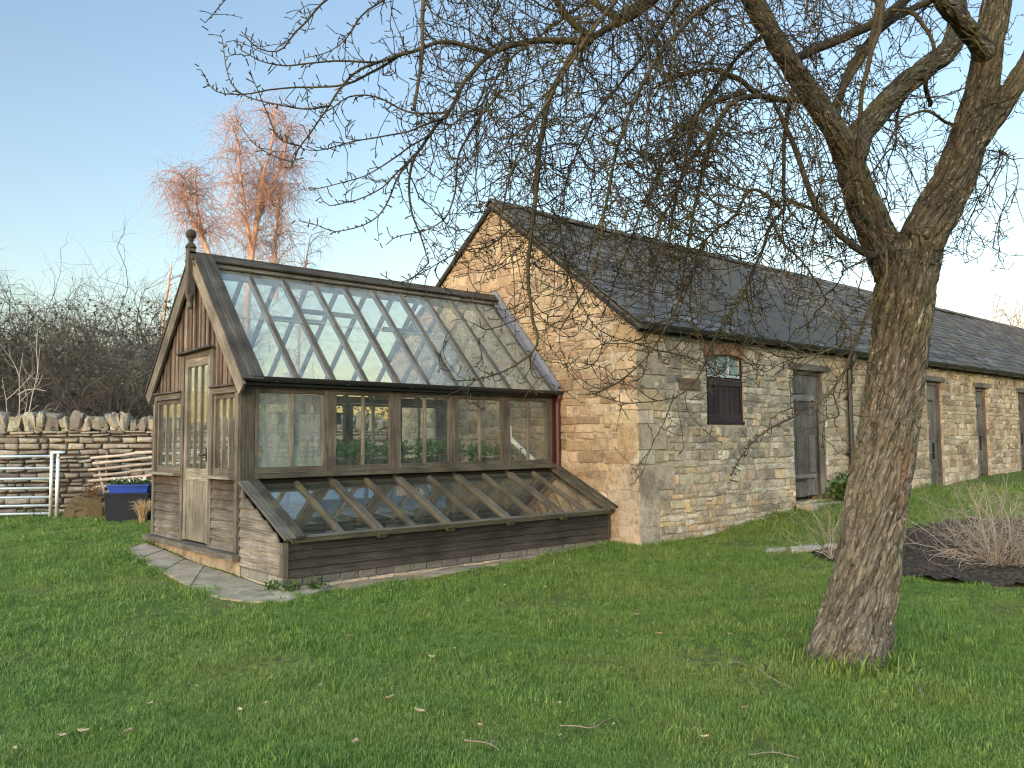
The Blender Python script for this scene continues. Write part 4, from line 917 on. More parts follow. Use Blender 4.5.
m_ = MB(); m_.tube([G(-.10, -.05), G(-.10, 1.02)], [.03]*2, 12); m_.tube([G(.02, 1.12), G(-.20, 1.12)], [.022]*2, 10); m_.box(G(-.1, 0)[0]-.02, G(-.1, 0)[0]+.02, G(-.1, 0)[1]-.02, G(-.1, 0)[1]+.02, gb+1.02, gb+1.10); m_.build('hanging_post', M_GALV, gate, True)
# bin with planter
bp = onwall(131, 524, 1.0); bp[2] = gz0(bp)
ax_, ay_ = wd_, wn
bino = empty('storage_tub', tuple(bp), 'large dark plastic tub standing on the grass by the dry-stone wall', 'tub')
def obox(m_, c, sx, sy, z0, z1, tp=1.0, col=None):
    P = [c+ax_*sx*i+ay_*sy*j+V3(0, 0, z0) for i, j in ((-1, -1), (1, -1), (1, 1), (-1, 1))]; Q = [c+ax_*sx*i*tp+ay_*sy*j*tp+V3(0, 0, z1) for i, j in ((-1, -1), (1, -1), (1, 1), (-1, 1))]
    fs = [(0, 1, 2, 3), (7, 6, 5, 4)]+[(k, 4+k, 4+(k+1) % 4, (k+1) % 4) for k in range(4)]; vs = np.array(P+Q)
    if np.dot(np.cross(ax_, ay_), (0, 0, 1)) > 0: fs = [f[::-1] for f in fs]
    m_.add(vs, fs, col or (1, 1, 1))
M_TUB = plain('tub_plastic', (.006, .010, .016), .6, spec=.15); M_BLUE = plain('blue_tray', (.008, .035, .22), .5, spec=.2)
m_ = MB(); obox(m_, bp, .31, .26, -.03, .44, 1.08); m_.build('body', M_TUB, bino)
m_ = MB(); obox(m_, bp, .355, .30, .441, .47); m_.build('rim', M_TUB, bino)
tray = empty('flower_tray', tuple(bp+V3(0, 0, .47)), 'bright blue tray of white flowers on top of the dark tub', 'planter'); m_ = MB(); obox(m_, bp, .29, .2, .472, .58, 1.06); obox(m_, bp, .33, .235, .581, .605); m_.build('tray_body', M_BLUE, tray)
c = RNG.uniform(-1, 1, (400, 3))*[.28, .18, .035]; c = bp+ax_*c[:, :1]+ay_*c[:, 1:2]+V3(0, 0, 1)*(.625+c[:, 2:3]); v, q, cc = leaf_quads(c, .05); mesh_np('foliage', v, q, M_IVY, tray, False, cc)
c = RNG.uniform(-1, 1, (60, 3))*[.28, .18, .03]; c = bp+ax_*c[:, :1]+ay_*c[:, 1:2]+V3(0, 0, 1)*(.67+c[:, 2:3]); v, q, cc = leaf_quads(c, .05, 2); mesh_np('flower', v, q, plain('white_petal', (.42, .42, .39), .7), tray, False, cc)
# dry ornamental grass tuft by the greenhouse corner
gt = onwall(143, 522, 1.55); gt[2] = gz0(gt); L_ = Lines()
for i in range(220):
    a = random.uniform(0, 6.28); ln = random.uniform(.2, .42); le = random.uniform(.1, .85); d = V3(math.cos(a), math.sin(a), 0); o = gt+d*random.uniform(0, .05); g = random.uniform(.75, 1.3)
    L_.add([o, o+V3(0, 0, ln*.5)+d*ln*.15*le, o+V3(0, 0, ln*.85)+d*ln*.45*le, o+V3(0, 0, ln*(1-.2*le))+d*ln*.8*le], [.003, .0025, .002, .001], (g, g, g))
M_STRAW = plain('straw', (.42, .31, .17), .8); tag(L_.build('ornamental_grass', M_STRAW), 'dry straw-coloured grass clump beside the dark tub', 'plant')
# old log stump with dead growth
sp = onwall(92, 520, .55); sp[2] = gz0(sp); so = empty('tree_stump', tuple(sp), 'old brown tree stump planter with dead growth against the dry-stone wall', 'stump')
m_ = MB()
for k in range(1): boulder(sp+V3(0, 0, .14), .33, .26, .22, (1, .95, .88), wd_, wn, 3.7, m_); boulder(sp+wd_*.2+V3(0, 0, .10), .22, .24, .17, (.9, .9, .75), wd_, wn, 9.1, m_)
s_ob = m_.build('stump_body', bark_mat('stump_bark', (.035, .026, .018), (.085, .064, .043), .2, .5), so)
me = s_ob.data
for v in me.vertices: f = 1+.10*noise.noise(Vector((math.atan2(v.co.y, v.co.x)*3, v.co.z*2, 1))); v.co.x *= f; v.co.y *= f
L_ = Lines()
for i in range(130):
    a = random.uniform(0, 6.28); d = V3(math.cos(a), math.sin(a), 0); o = sp+d*random.uniform(0, .2)+V3(0, 0, .34); ln = random.uniform(.1, .45); g = random.uniform(.6, 1.3); P = [o]
    for s in range(3): P.append(P[-1]+(V3(0, 0, 1)*random.uniform(.1, 1)+d*random.uniform(-.2, .8)+RNG.normal(0, .4, 3))*ln/3)
    L_.add(P, [.006, .005, .004, .002], (g, g*.9, g*.8))
L_.build('dead_stems', plain('dead_stem', (.15, .095, .06), .9), so)
# wattle hurdle leaning on the wall
M_SPLIT = plain('split_rail', (.27, .235, .20), .85, var=.3, scale=9)
hu = empty('hurdle', tuple(onwall(122, 480, .25)*V3(1, 1, 0)+V3(0, 0, gz0(onwall(122, 480, .25)))), 'bleached wooden hurdle of split rails leaning against the dry-stone wall', 'hurdle')
for k in range(7):
    z = .45+.085*k; o = .42-.04*k; a = onwall(90+random.uniform(-4, 4), 470, o); b = onwall(166, 470, o); g = gz0(a); a[2] = g+z-.02+.012*k; b[2] = g+z+.10+.012*k; m_ = MB()
    P = [a+(b-a)*s+V3(0, 0, random.uniform(-.012, .012)) for s in np.linspace(0, 1, 6)]; g = random.uniform(.8, 1.3); m_.tube(P, [.026, .028, .024, .027, .025, .022], 7, (g, g*.97, g*.95)); m_.build('rail', M_SPLIT, hu, True)
for px in (104, 150):
    a = onwall(px, 515, .50); a[2] = gz0(a)-.02; b = onwall(px+3, 465, .12); b[2] = gz0(b)+1.1; m_ = MB(); m_.tube([a, b], [.025, .022], 7); m_.build('stake', M_WOODL, hu)
a = onwall(109, 521, .75); a[2] = gz0(a)-.02; b = onwall(97, 470, .10); b[2] = gz0(b)+.93; m_ = MB(); m_.tube([a, (a+b)/2+V3(0.01, 0, .01), b], [.024, .022, .02], 8); tag(m_.build('leaning_pole', M_SPLIT), 'pale wooden pole leaning against the dry-stone wall beside the stump', 'pole')
# fern by the barn door
fp = V3(10.02, BY-.22, 0); fp[2] = gz0(fp); c = RNG.normal(0, 1, (420, 3))*[.16, .10, .10]+[0, 0, .22]; c[:, 2] = np.abs(c[:, 2]); v, q, cc = leaf_quads(c, .10, 1); tag(mesh_np('fern', fp+v, q, M_IVY, None, False, cc), 'small dark green fern growing beside the barn doorstep', 'plant')
# weeds at the foot of the cold frame
for i, (x, y) in enumerate(((.28, -1.17), (.02, -1.14), (-.08, -1.0))):
    pz = V3(x, y, float(gh(x, y))+.01); c = RNG.normal(0, 1, (90, 3))*[.05, .04, .03]+[0, 0, .03]; c[:, 2] = np.abs(c[:, 2]); v, q, cc = leaf_quads(c, .04, 1); tag(mesh_np('weed', pz+v, q, M_IVY, None, False, cc), 'low green weed in the paving joint at the near corner of the cold frame', 'weed', 'weeds in the paving by the cold frame')
# edging stones of the bed
for i, (px, py, w) in enumerate(((776, 553, .15), (806, 551, .28), (834, 549, .16))):
    q = ground_hit(px, py); m_ = MB(); boulder(q+V3(0, 0, .02), w, .09, .045, vary((.30, .29, .25), .1), V3(.95, -.2, 0), V3(.2, .95, 0), i*3.1+2, m_)
    tag(m_.build('edging_stone', M_COPE, None, True), ['small grey edging stone at the left end of the soil bed', 'long flat grey stone edging the soil bed left of the apple trunk', 'grey edging stone half hidden behind the apple trunk'][i], 'stone')
# ------------------------------------------------------------------ APPLE TREE
def trunk_mat():
    m, t = mat('apple_trunk_bark'); p = t.pos(); k = t.n('ShaderNodeAttribute', attribute_name='barkco').outputs['Vector']
    kw = t.n('ShaderNodeVectorMath', {0: k, 1: t.n('ShaderNodeVectorMath', {0: t.n('ShaderNodeTexNoise', {'Vector': k, 'Scale': 9.0, 'Detail': 3.0}).outputs['Color'], 1: (.05, .05, .05)}, operation='MULTIPLY').outputs[0]}, operation='ADD').outputs[0]
    vo = t.n('ShaderNodeTexVoronoi', {'Vector': kw, 'Scale': 26.0}, feature='DISTANCE_TO_EDGE').outputs['Distance']; vc = t.n('ShaderNodeSeparateColor', {0: t.n('ShaderNodeTexVoronoi', {'Vector': kw, 'Scale': 26.0}).outputs['Color']}).outputs[0]
    n = t.noise(kw, 34, 6, .7); n2 = t.noise(k, 70, 4, .75); n3 = t.noise(p, 2.6, 4, .6); n4 = t.noise(kw, 22, 5, .8, .6); n5 = t.noise(p, 60, 4, .7)
    c = t.mix(t.ramp(n, (.32, 0), (.68, 1)), (.044, .039, .031), (.130, .117, .095)); c = t.mix(.55, c, t.mix(1, c, t.ramp(vc, (0, .35), (1, 1.5)), 'MULTIPLY')); c = t.mix(1, c, t.attr(), 'MULTIPLY')
    c = t.mix(t.ramp(n3, (.46, 0), (.66, .4)), c, (.075, .073, .030)); c = t.mix(t.ramp(n2, (.58, 0), (.68, .8)), c, (.25, .235, .20)); c = t.mix(t.ramp(n4, (.60, 0), (.66, .7)), c, (.24, .235, .19)); c = t.mix(t.ramp(n5, (.66, 0), (.72, .8)), c, (.34, .33, .29))
    h = t.math('ADD', t.ramp(vo, (.0, 0), (.16, 1)), t.math('MULTIPLY', n, .6))
    t.out(t.bsdf(c, .95, t.bump(h, .9, .014), .12)); return m
M_BARK = trunk_mat(); M_BARK_ = bark_mat('apple_bark', (.046, .039, .031), (.116, .101, .081), .85, .35); M_LIMB = bark_mat('apple_twig', (.015, .0125, .010), (.038, .032, .025), .2, .4, 1.5)
tree = empty('apple_tree', tuple(TREE), 'large leaning bare apple tree with drooping twiggy crown on the lawn', 'tree')
def px3(L): return np.array([at(a, b, d) for a, b, d in L])
def smooth_path(P, R, step):
    P = np.asarray(P, float); R = np.asarray(R, float); s = np.r_[0, np.cumsum(np.linalg.norm(np.diff(P, axis=0), axis=1))]; n = max(3, int(s[-1]/step)+1); q = np.linspace(0, s[-1], n)
    T = np.gradient(P, s, axis=0); out = np.empty((n, 3))
    for k in range(3):
        i = np.clip(np.searchsorted(s, q)-1, 0, len(s)-2); h = s[i+1]-s[i]; t_ = (q-s[i])/h
        out[:, k] = (2*t_**3-3*t_**2+1)*P[i, k]+(t_**3-2*t_**2+t_)*h*T[i, k]+(-2*t_**3+3*t_**2)*P[i+1, k]+(t_**3-t_**2)*h*T[i+1, k]
    return out, np.interp(q, s, R)
D0 = (TREE-CAM)@FW
BIG = []   # big limbs: (points with distance, radii)
BIG.append(([(851, 690, D0+.02), (853, 655, D0), (866, 570, D0), (880, 480, D0), (892, 400, D0), (900, 340, D0), (905, 290, D0-.02), (908, 262, D0-.03)], [.30, .272, .232, .212, .206, .205, .212, .205]))
BIG.append(([(902, 305, D0), (888, 255, D0-.02), (872, 222, D0-.06), (857, 185, D0-.12), (846, 150, D0-.18), (832, 125, D0-.25), (815, 100, D0-.3), (797, 75, D0-.35), (780, 48, D0-.42), (764, 20, D0-.5), (748, -8, D0-.55), (722, -45, D0-.6), (690, -80, D0-.65)], [.20, .185, .17, .155, .14, .122, .112, .105, .10, .095, .09, .08, .065]))
BIG.append(([(848, 165, D0-.17), (862, 132, D0-.05), (882, 108, D0+.1), (905, 84, D0+.25), (930, 65, D0+.4), (950, 48, D0+.5), (958, 15, D0+.6), (950, -25, D0+.7), (930, -70, D0+.8)], [.13, .12, .11, .105, .10, .098, .09, .08, .06]))
BIG.append(([(907, 300, D0), (920, 245, D0+.02), (934, 215, D0+.03), (950, 185, D0+.02), (964, 150, D0), (974, 120, D0-.02), (982, 85, D0-.06), (988, 50, D0-.1), (994, 15, D0-.14), (1000, -25, D0-.2), (1004, -80, D0-.25)], [.215, .205, .195, .18, .165, .155, .14, .13, .12, .11, .08]))
BIG.append(([(976, 140, D0), (1000, 108, D0-.05), (1018, 80, D0-.1), (1035, 48, D0-.15), (1052, 10, D0-.2), (1075, -40, D0-.3)], [.11, .10, .092, .085, .075, .06]))
BIG.append(([(988, 60, D0-.1), (968, 30, D0-.3), (948, 8, D0-.45), (925, -25, D0-.6), (890, -60, D0-.7)], [.09, .08, .075, .065, .05]))
import bmesh
bmk = MB()
segs = []
for P, R in BIG:
    c, r_ = smooth_path(px3(P), np.array(R)*(1 if P[0][1] > 600 else 74e-2 if P[0][0] == 902 else .84), .06); segs.append((c, r_))
c0 = segs[0][0]
for c, r_ in segs:
    v, f = tube_np(c[None], r_[None], 40); n = len(c); f = [tuple(x) for x in f]+[tuple(range(39, -1, -1)), tuple(range((n-1)*40, n*40))]; bmk.add(v, f)
tmp = bmk.build('trunk', M_BARK)
rm = tmp.modifiers.new('r', 'REMESH'); rm.mode = 'VOXEL'; rm.voxel_size = .0085
sm = tmp.modifiers.new('s', 'SMOOTH'); sm.iterations = 2; sm.factor = .5
dg = bpy.context.evaluated_depsgraph_get(); me2 = bpy.data.meshes.new_from_object(tmp.evaluated_get(dg)); bpy.data.objects.remove(tmp)
nv = len(me2.vertices); co = np.empty(nv*3, np.float32); me2.vertices.foreach_get('co', co); co = co.reshape(-1, 3).astype(float); no = np.empty(nv*3, np.float32); me2.vertex_normals.foreach_get('vector', no); no = no.reshape(-1, 3)
best = np.full(nv, 1e9); off = np.zeros((nv, 3)); arc = np.zeros(nv); rad = np.ones(nv)
for k, (c, r_) in enumerate(segs):
    s = np.r_[0, np.cumsum(np.linalg.norm(np.diff(c, axis=0), axis=1))]; db_ = np.full(nv, 1e9); of_ = np.zeros((nv, 3)); ar_ = np.zeros(nv); ra_ = np.ones(nv)
    for i in range(len(c)-1):
        a, b = c[i], c[i+1]; ab = b-a; tt = np.clip(((co-a)@ab)/(ab@ab), 0, 1); cl = a+tt[:, None]*ab; d_ = np.linalg.norm(co-cl, axis=1); w_ = d_ < db_
        db_[w_] = d_[w_]; of_[w_] = (co-cl)[w_]; ar_[w_] = s[i]+tt[w_]*np.linalg.norm(ab)+k*7.3; ra_[w_] = (r_[i]+(r_[i+1]-r_[i])*tt)[w_]
    w_ = db_/ra_ < best; best[w_] = (db_/ra_)[w_]; off[w_] = of_[w_]; arc[w_] = ar_[w_]; rad[w_] = ra_[w_]
bko = np.empty((nv, 3), np.float32)
dis = np.empty(nv); shade = np.empty(nv)
for i in range(nv):
    a_ = arc[i]*-.7; ca, sa = math.cos(a_), math.sin(a_); o = off[i]; ox, oy = o[0]*ca-o[1]*sa, o[0]*sa+o[1]*ca; bko[i] = (ox, oy, (o[2]+arc[i])*.27); q = Vector((ox*19, oy*19, o[2]*6+arc[i]*3.6))
    rg = 1-abs(noise.noise(q))*2; rg2 = 1-abs(noise.noise(q*2.3+Vector((4, 9, 2))))*2; pl = noise.noise(Vector((ox*22, oy*22, o[2]*22+arc[i]*9)))
    big = noise.noise(Vector((o[0]*4, o[1]*4, arc[i]*1.6)))
    crack = max(0, rg-.38)*1.75+max(0, rg2-.5)*.9
    dis[i] = (big*.09*rad[i])+(-crack*.026+pl*.006)*min(1, rad[i]/.16)
    shade[i] = 1.0+.35*pl
fl = co[:, 2]-TREE[2]; ang = np.arctan2(co[:, 1]-TREE[1], co[:, 0]-TREE[0]); dis += np.where(fl < .5, (.5-fl).clip(0, .6)**2*.40*(.35+.65*np.sin(ang*4+1.2)*np.cos(ang*1.5)), 0)
co += no*dis[:, None]
me2.attributes.new('barkco', 'FLOAT_VECTOR', 'POINT').data.foreach_set('vector', bko.ravel())
me2.vertices.foreach_set('co', (co-TREE).astype(np.float32).ravel())
ca = me2.color_attributes.get('Col') or me2.color_attributes.new('Col', 'FLOAT_COLOR', 'POINT')
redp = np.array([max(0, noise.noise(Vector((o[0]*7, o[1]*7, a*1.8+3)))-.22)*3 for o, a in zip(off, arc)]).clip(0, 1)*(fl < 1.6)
shade = shade*(1-.50*np.clip((fl-1.7)/1.3, 0, 1))  # upper limbs darkened with height, painting in their weaker light
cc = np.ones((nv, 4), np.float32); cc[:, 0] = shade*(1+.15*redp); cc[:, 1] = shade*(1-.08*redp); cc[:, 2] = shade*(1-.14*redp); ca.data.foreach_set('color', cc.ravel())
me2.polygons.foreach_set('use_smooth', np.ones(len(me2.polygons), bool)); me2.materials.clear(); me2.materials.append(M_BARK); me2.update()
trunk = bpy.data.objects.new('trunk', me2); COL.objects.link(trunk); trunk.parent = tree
# --- secondary limbs, surveyed from the photograph with their distances
DE = D0-.55
SEC = []
def sec(L, r0, r1): SEC.append((L, r0, r1))
sec([(735, -25, D0-.6), (690, -25, DE), (652, 0, DE), (632, 15, DE), (610, 25, DE), (592, 38, DE-.05), (574, 54, DE-.1), (560, 78, DE-.15), (548, 105, DE-.2), (541, 140, DE-.25), (537, 180, DE-.3), (531, 230, DE-.3), (528, 280, DE-.3), (533, 320, DE-.3), (537, 342, DE-.3), (520, 362, DE-.3), (495, 375, DE-.3), (458, 381, DE-.3)], .042, .005)
sec([(655, -3, DE), (622, 18, DE)], .05, .045)
sec([(586, -8, DE+.1), (600, 8, DE+.05), (620, 20, DE)], .022, .03)
sec([(552, -10, DE-.2), (560, 8, DE-.15), (575, 25, DE-.1), (592, 37, DE-.05)], .022, .03)
sec([(592, 40, DE-.05), (565, 41, DE-.1), (540, 40, DE-.2), (518, 43, DE-.25), (492, 54, DE-.3), (470, 75, DE-.35), (452, 106, DE-.4), (432, 132, DE-.4), (412, 165, DE-.4), (411, 205, DE-.4), (420, 235, DE-.4), (429, 262, DE-.4)], .032, .004)
sec([(492, 54, DE-.3), (470, 46, DE-.3), (446, 42, DE-.35), (405, 54, DE-.4), (385, 60, DE-.4), (362, 68, DE-.4), (342, 87, DE-.4), (330, 105, DE-.4), (315, 125, DE-.4), (302, 145, DE-.4), (291, 168, DE-.4)], .02, .004)
sec([(400, 55, DE-.4), (375, 72, DE-.35), (340, 86, DE-.35), (315, 87, DE-.3), (277, 89, DE-.3), (240, 95, DE-.3), (215, 91, DE-.3), (201, 70, DE-.3)], .010, .003)
sec([(405, 54, DE-.4), (380, 60, DE-.5), (352, 61, DE-.55), (315, 62, DE-.6), (285, 65, DE-.6), (262, 60, DE-.6), (241, 50, DE-.6)], .009, .003)
sec([(430, -40, DE-.2), (380, -25, DE-.3), (340, -10, DE-.4), (327, 0, DE-.4), (315, 12, DE-.4), (297, 31, DE-.4), (277, 51, DE-.4), (255, 47, DE-.4), (245, 35, DE-.4)], .012, .003)
sec([(330, 106, DE-.4), (308, 109, DE-.35), (290, 107, DE-.35), (257, 100, DE-.3), (232, 85, DE-.3), (225, 62, DE-.3), (222, 37, DE-.3)], .007, .0025)
sec([(302, 146, DE-.4), (282, 140, DE-.45), (267, 112, DE-.5), (260, 92, DE-.5), (250, 70, DE-.5)], .006, .0025)
sec([(293, 162, DE-.4), (272, 155, DE-.4), (258, 147, DE-.4), (240, 125, DE-.4)], .005, .0025)
sec([(447, 117, DE-.4), (425, 125, DE-.45), (405, 132, DE-.5), (375, 137, DE-.5), (340, 145, DE-.5), (317, 150, DE-.5), (299, 147, DE-.5)], .008, .0025)
sec([(449, 112, DE-.4), (405, 112, DE-.3), (375, 96, DE-.3), (350, 97, DE-.3), (325, 112, DE-.35)], .008, .004)
sec([(432, 132, DE-.4), (405, 150, DE-.5), (375, 170, DE-.5), (345, 182, DE-.5), (310, 190, DE-.5)], .007, .0025)
sec([(420, 150, DE-.4), (400, 168, DE-.3), (382, 188, DE-.3), (350, 202, DE-.3), (325, 204, DE-.3), (318, 192, DE-.3)], .007, .0025)
sec([(412, 160, DE-.4), (397, 178, DE-.5), (390, 200, DE-.5), (380, 215, DE-.5), (362, 225, DE-.5), (337, 231, DE-.5), (312, 224, DE-.5), (300, 221, DE-.5)], .007, .0025)
sec([(500, 90, DE-.4), (475, 125, DE-.5), (460, 150, DE-.5), (455, 180, DE-.5), (454, 197, DE-.5), (447, 217, DE-.5), (435, 226, DE-.5), (395, 239, DE-.5), (386, 245, DE-.5)], .010, .0025)
sec([(429, 262, DE-.4), (415, 275, DE-.4), (400, 283, DE-.4), (382, 275, DE-.4)], .005, .0025)
sec([(520, 220, DE-.5), (490, 245, DE-.5), (460, 252, DE-.45), (440, 262, DE-.4), (407, 282, DE-.4)], .006, .003)
sec([(262, -30, DE-.4), (238, -12, DE-.4), (225, 0, DE-.4), (215, 12, DE-.4), (205, 23, DE-.4)], .006, .0025)
sec([(430, -30, DE-.3), (400, -12, DE-.3), (385, 0, DE-.3), (362, 15, DE-.3), (350, 35, DE-.3), (330, 50, DE-.3), (305, 58, DE-.3)], .010, .0025)
sec([(680, -30, DE), (560, -50, DE-.1), (480, -45, DE-.2), (430, -38, DE-.2)], .035, .013)
sec([(812, 98, D0-.3), (797, 100, D0-.35), (775, 99, D0-.45), (760, 96, D0-.5), (740, 80, D0-.6), (715, 70, D0-.7), (690, 72, D0-.75), (660, 85, D0-.8)], .035, .012)
sec([(760, 96, D0-.5), (742, 98, D0-.6), (725, 112, D0-.7), (715, 132, D0-.75), (707, 155, D0-.75), (698, 190, D0-.75), (690, 230, D0-.75), (686, 260, D0-.75), (680, 295, D0-.7), (665, 330, D0-.7), (640, 365, D0-.7), (600, 392, D0-.7)], .024, .005)
sec([(745, 92, D0-.55), (700, 110, D0-.7), (690, 140, D0-.8), (680, 180, D0-.8), (672, 215, D0-.8), (668, 260, D0-.8)], .022, .006)
sec([(716, 128, D0-.75), (690, 160, D0-.85), (676, 190, D0-.9), (660, 225, D0-.9), (652, 260, D0-.9), (648, 310, D0-.9)], .018, .004)
sec([(795, 78, D0-.35), (788, 110, D0-.3), (785, 150, D0-.2), (784, 190, D0-.2), (785, 207, D0-.2), (772, 225, D0-.2), (757, 262, D0-.2), (740, 300, D0-.2), (715, 335, D0-.2), (704, 366, D0-.2), (694, 383, D0-.2), (676, 397, D0-.2), (650, 402, D0-.2)], .022, .004)
sec([(780, 207, D0-.2), (750, 190, D0-.3), (735, 215, D0-.3), (705, 240, D0-.3), (690, 280, D0-.3), (676, 320, D0-.3)], .014, .004)
sec([(874, 255, D0-.15), (862, 252, D0-.25), (842, 237, D0-.35), (820, 212, D0-.4), (805, 180, D0-.45), (795, 150, D0-.45), (785, 125, D0-.5), (775, 105, D0-.5)], .03, .018)
sec([(820, 212, D0-.4), (800, 205, D0-.5), (785, 200, D0-.55)], .014, .01)
sec([(772, 222, D0-.2), (785, 245, D0-.3), (797, 255, D0-.35), (815, 280, D0-.35), (830, 305, D0-.3), (850, 330, D0-.3)], .010, .004)
sec([(886, -30, D0-.95), (880, 25, D0-.95), (866, 70, D0-.9), (861, 112, D0-.8), (859, 150, D0-.7), (862, 180, D0-.65), (874, 205, D0-.6), (880, 225, D0-.55), (887, 252, D0-.5), (887, 270, D0-.5), (876, 300, D0-.55), (864, 322, D0-.6), (852, 338, D0-.65), (822, 352, D0-.7), (795, 358, D0-.75)], .022, .005)
sec([(862, 170, D0-.65), (850, 182, D0-.7), (838, 196, D0-.75)], .008, .005)
sec([(425, -40, DE-.9), (424, 0, DE-.9), (422, 25, DE-.9), (421, 55, DE-.9), (418, 85, DE-.9), (414, 110, DE-.9)], .016, .010)
sec([(872, 300, D0-.25), (855, 345, D0-.5), (835, 385, D0-.6), (820, 400, D0-.65), (791, 418, D0-.7), (759, 437, D0-.7), (743, 456, D0-.7), (731, 476, D0-.7)], .012, .004)
sec([(930, 105, D0), (928, 75, D0-.4), (935, 50, D0-.45), (920, 22, D0-.5), (912, 15, D0-.5), (890, 10, D0-.5)], .020, .012)
sec([(835, 118, D0-.25), (850, 70, D0-.1), (880, 30, D0), (905, 12, D0+.05), (945, -5, D0+.1)], .028, .03)
sec([(790, 60, D0-.35), (815, 50, D0-.25), (860, 30, D0-.2), (900, 5, D0-.1), (920, -20, D0)], .035, .04)
sec([(828, 118, D0-.25), (845, 85, D0-.3), (870, 45, D0-.35), (878, 10, D0-.35), (882, -30, D0-.35)], .024, .02)
sec([(960, 128, D0), (945, 122, D0-.15), (925, 110, D0-.25), (905, 118, D0-.3), (890, 140, D0-.3)], .014, .006)
sec([(895, 150, D0+.1), (900, 105, D0+.2), (905, 90, D0+.25)], .006, .012)
sec([(1005, 100, D0-.2), (985, 105, D0-.3), (965, 120, D0-.4), (952, 150, D0-.4)], .010, .004)
sec([(1000, 150, D0+.1), (1005, 155, D0), (1012, 160, D0-.1), (1024, 158, D0-.15)], .008, .003)
sec([(620, -60, DE+.3), (600, -10, DE+.5), (560, 20, DE+.6), (510, 60, DE+.7), (480, 110, DE+.7)], .020, .006)
sec([(715, -45, D0-.6), (680, 0, D0+.1), (640, 60, D0+.5), (600, 110, D0+.7), (570, 170, D0+.8), (560, 230, D0+.8)], .020, .006)
sec([(770, 30, D0-.45), (735, 60, D0+.1), (700, 110, D0+.5), (665, 160, D0+.7), (640, 215, D0+.8), (620, 270, D0+.8), (600, 320, D0+.8)], .020, .005)
sec([(700, -70, D0-.65), (650, -40, D0-1.2), (600, 20, D0-1.5), (560, 80, D0-1.5), (520, 150, D0-1.4), (500, 220, D0-1.3)], .020, .005)
sec([(750, -5, D0-.55), (700, 10, D0-1.1), (650, 70, D0-1.3), (620, 140, D0-1.3), (605, 210, D0-1.2), (590, 280, D0-1.2), (560, 330, D0-1.1)], .020, .005)
sec([(705, 240, D0-.3), (690, 300, D0-.4), (700, 345, D0-.4), (712, 372, D0-.4)], .008, .004)
sec([(560, 230, D0+.8), (575, 290, D0+.8), (600, 330, D0+.75), (640, 345, D0+.7)], .006, .003)
TW = Lines(); nodes = []; nrad = []; ntan = []; TWC = lambda: (lambda g: (g, g, g*random.uniform(.9, 1)))(random.uniform(.7, 1.35))
def wig(P, amp):
    n = len(P); ph = random.uniform(0, 99)
    for i in range(1, n-1): P[i] += np.array(noise.noise_vector(Vector((i*.35+ph, ph, 0))))*amp
    return P
spurs = []; thorny = []
for L, r0, r1 in SEC:
    P = px3(L); R = r0+(r1-r0)*np.linspace(0, 1, len(P))**.7; c, r_ = smooth_path(P, R, .055); c = wig(c, .012); k = 8 if r0 > .012 else 5
    lg = 1.3 if L[0][:2] in ((886, -30), (425, -40)) else random.uniform(.8, 1.1); TW.g.setdefault((len(c), k), []) ; TW.g[(len(c), k)].append((c, r_*(.85 if r0 > .015 else 1), (lg*1.1, lg*1.07, lg)))
    T = np.gradient(c, axis=0); T /= np.linalg.norm(T, axis=1, keepdims=True)
    for i in range(len(c)):
        nodes.append(c[i]); nrad.append(r_[i]); ntan.append(T[i])
        if r_[i] < .028:
            spurs.append((c[i], T[i], r_[i]))
            if r_[i] < .016: thorny.append((c[i], T[i])); thorny.append((c[i]+T[i]*.027, T[i]))
# --- space colonisation: attraction points fill the crown, twigs grow towards them
def sample(n, x0, x1, y0, y1, d0, d1, dens=None):
    a = np.stack([RNG.uniform(x0, x1, n), RNG.uniform(y0, y1, n), RNG.uniform(d0, d1, n)], 1)
    if dens is not None: a = a[RNG.uniform(0, 1, n) < dens(a[:, 0], a[:, 1])]
    return a
gs = lambda x, m, s: np.exp(-((x-m)/s)**2)
A_ = np.vstack([
    sample(5200, 430, 830, -140, 260, D0-1.5, D0+1.1, lambda x, y: np.clip(.15+.75*gs(x, 620, 165)*np.clip((285-y)/90, 0, 1), 0, 1)),
    sample(2600, 400, 520, -100, 215, D0-1.2, D0+.3, lambda x, y: np.clip((x-395)/110, 0, 1)*np.clip((230-y)/120, .1, .9)),
    sample(800, 280, 430, -60, 200, D0-1.2, D0-.5, lambda x, y: .10+.25*gs(y, 90, 70)*np.clip((x-270)/120, 0, 1)),
    sample(1900, 540, 870, 190, 390, D0-1.0, D0+.9, lambda x, y: np.clip(.75*gs(x, 690, 110)*np.clip((400-y)/150, .1, 1)+.22, 0, 1)),
    sample(260, 440, 640, 220, 400, D0-1.1, D0+.5, lambda x, y: np.clip((400-y)/170, .15, .8)),
    sample(1100, 780, 1010, -60, 260, D0-.6, D0+1.2, lambda x, y: .75),
    sample(1000, 630, 745, 30, 270, D0-1.2, D0-.1, lambda x, y: gs(x, 690-.12*(y-130), 34)),
    sample(1000, 720, 770, 285, 370, D0-.5, D0+.2, lambda x, y: .7),
    sample(110, 560, 900, 380, 470, D0-.8, D0, lambda x, y: .35*np.ones_like(x)),
    sample(500, 560, 1080, -300, -90, D0-1.3, D0+1.5)])
A = CAM+(FW[None]+RT[None]*((A_[:, 0]-512)/F)[:, None]-UP[None]*((A_[:, 1]-384)/F)[:, None])*A_[:, 2:3]
A = A[A[:, 2] > .9]
nd = list(nodes); par = [-1]*len(nd); n_root = len(nd); ND = np.array(nd); dirs = list(ntan)
near = np.full(len(A), -1); nd2 = np.full(len(A), 1e9)
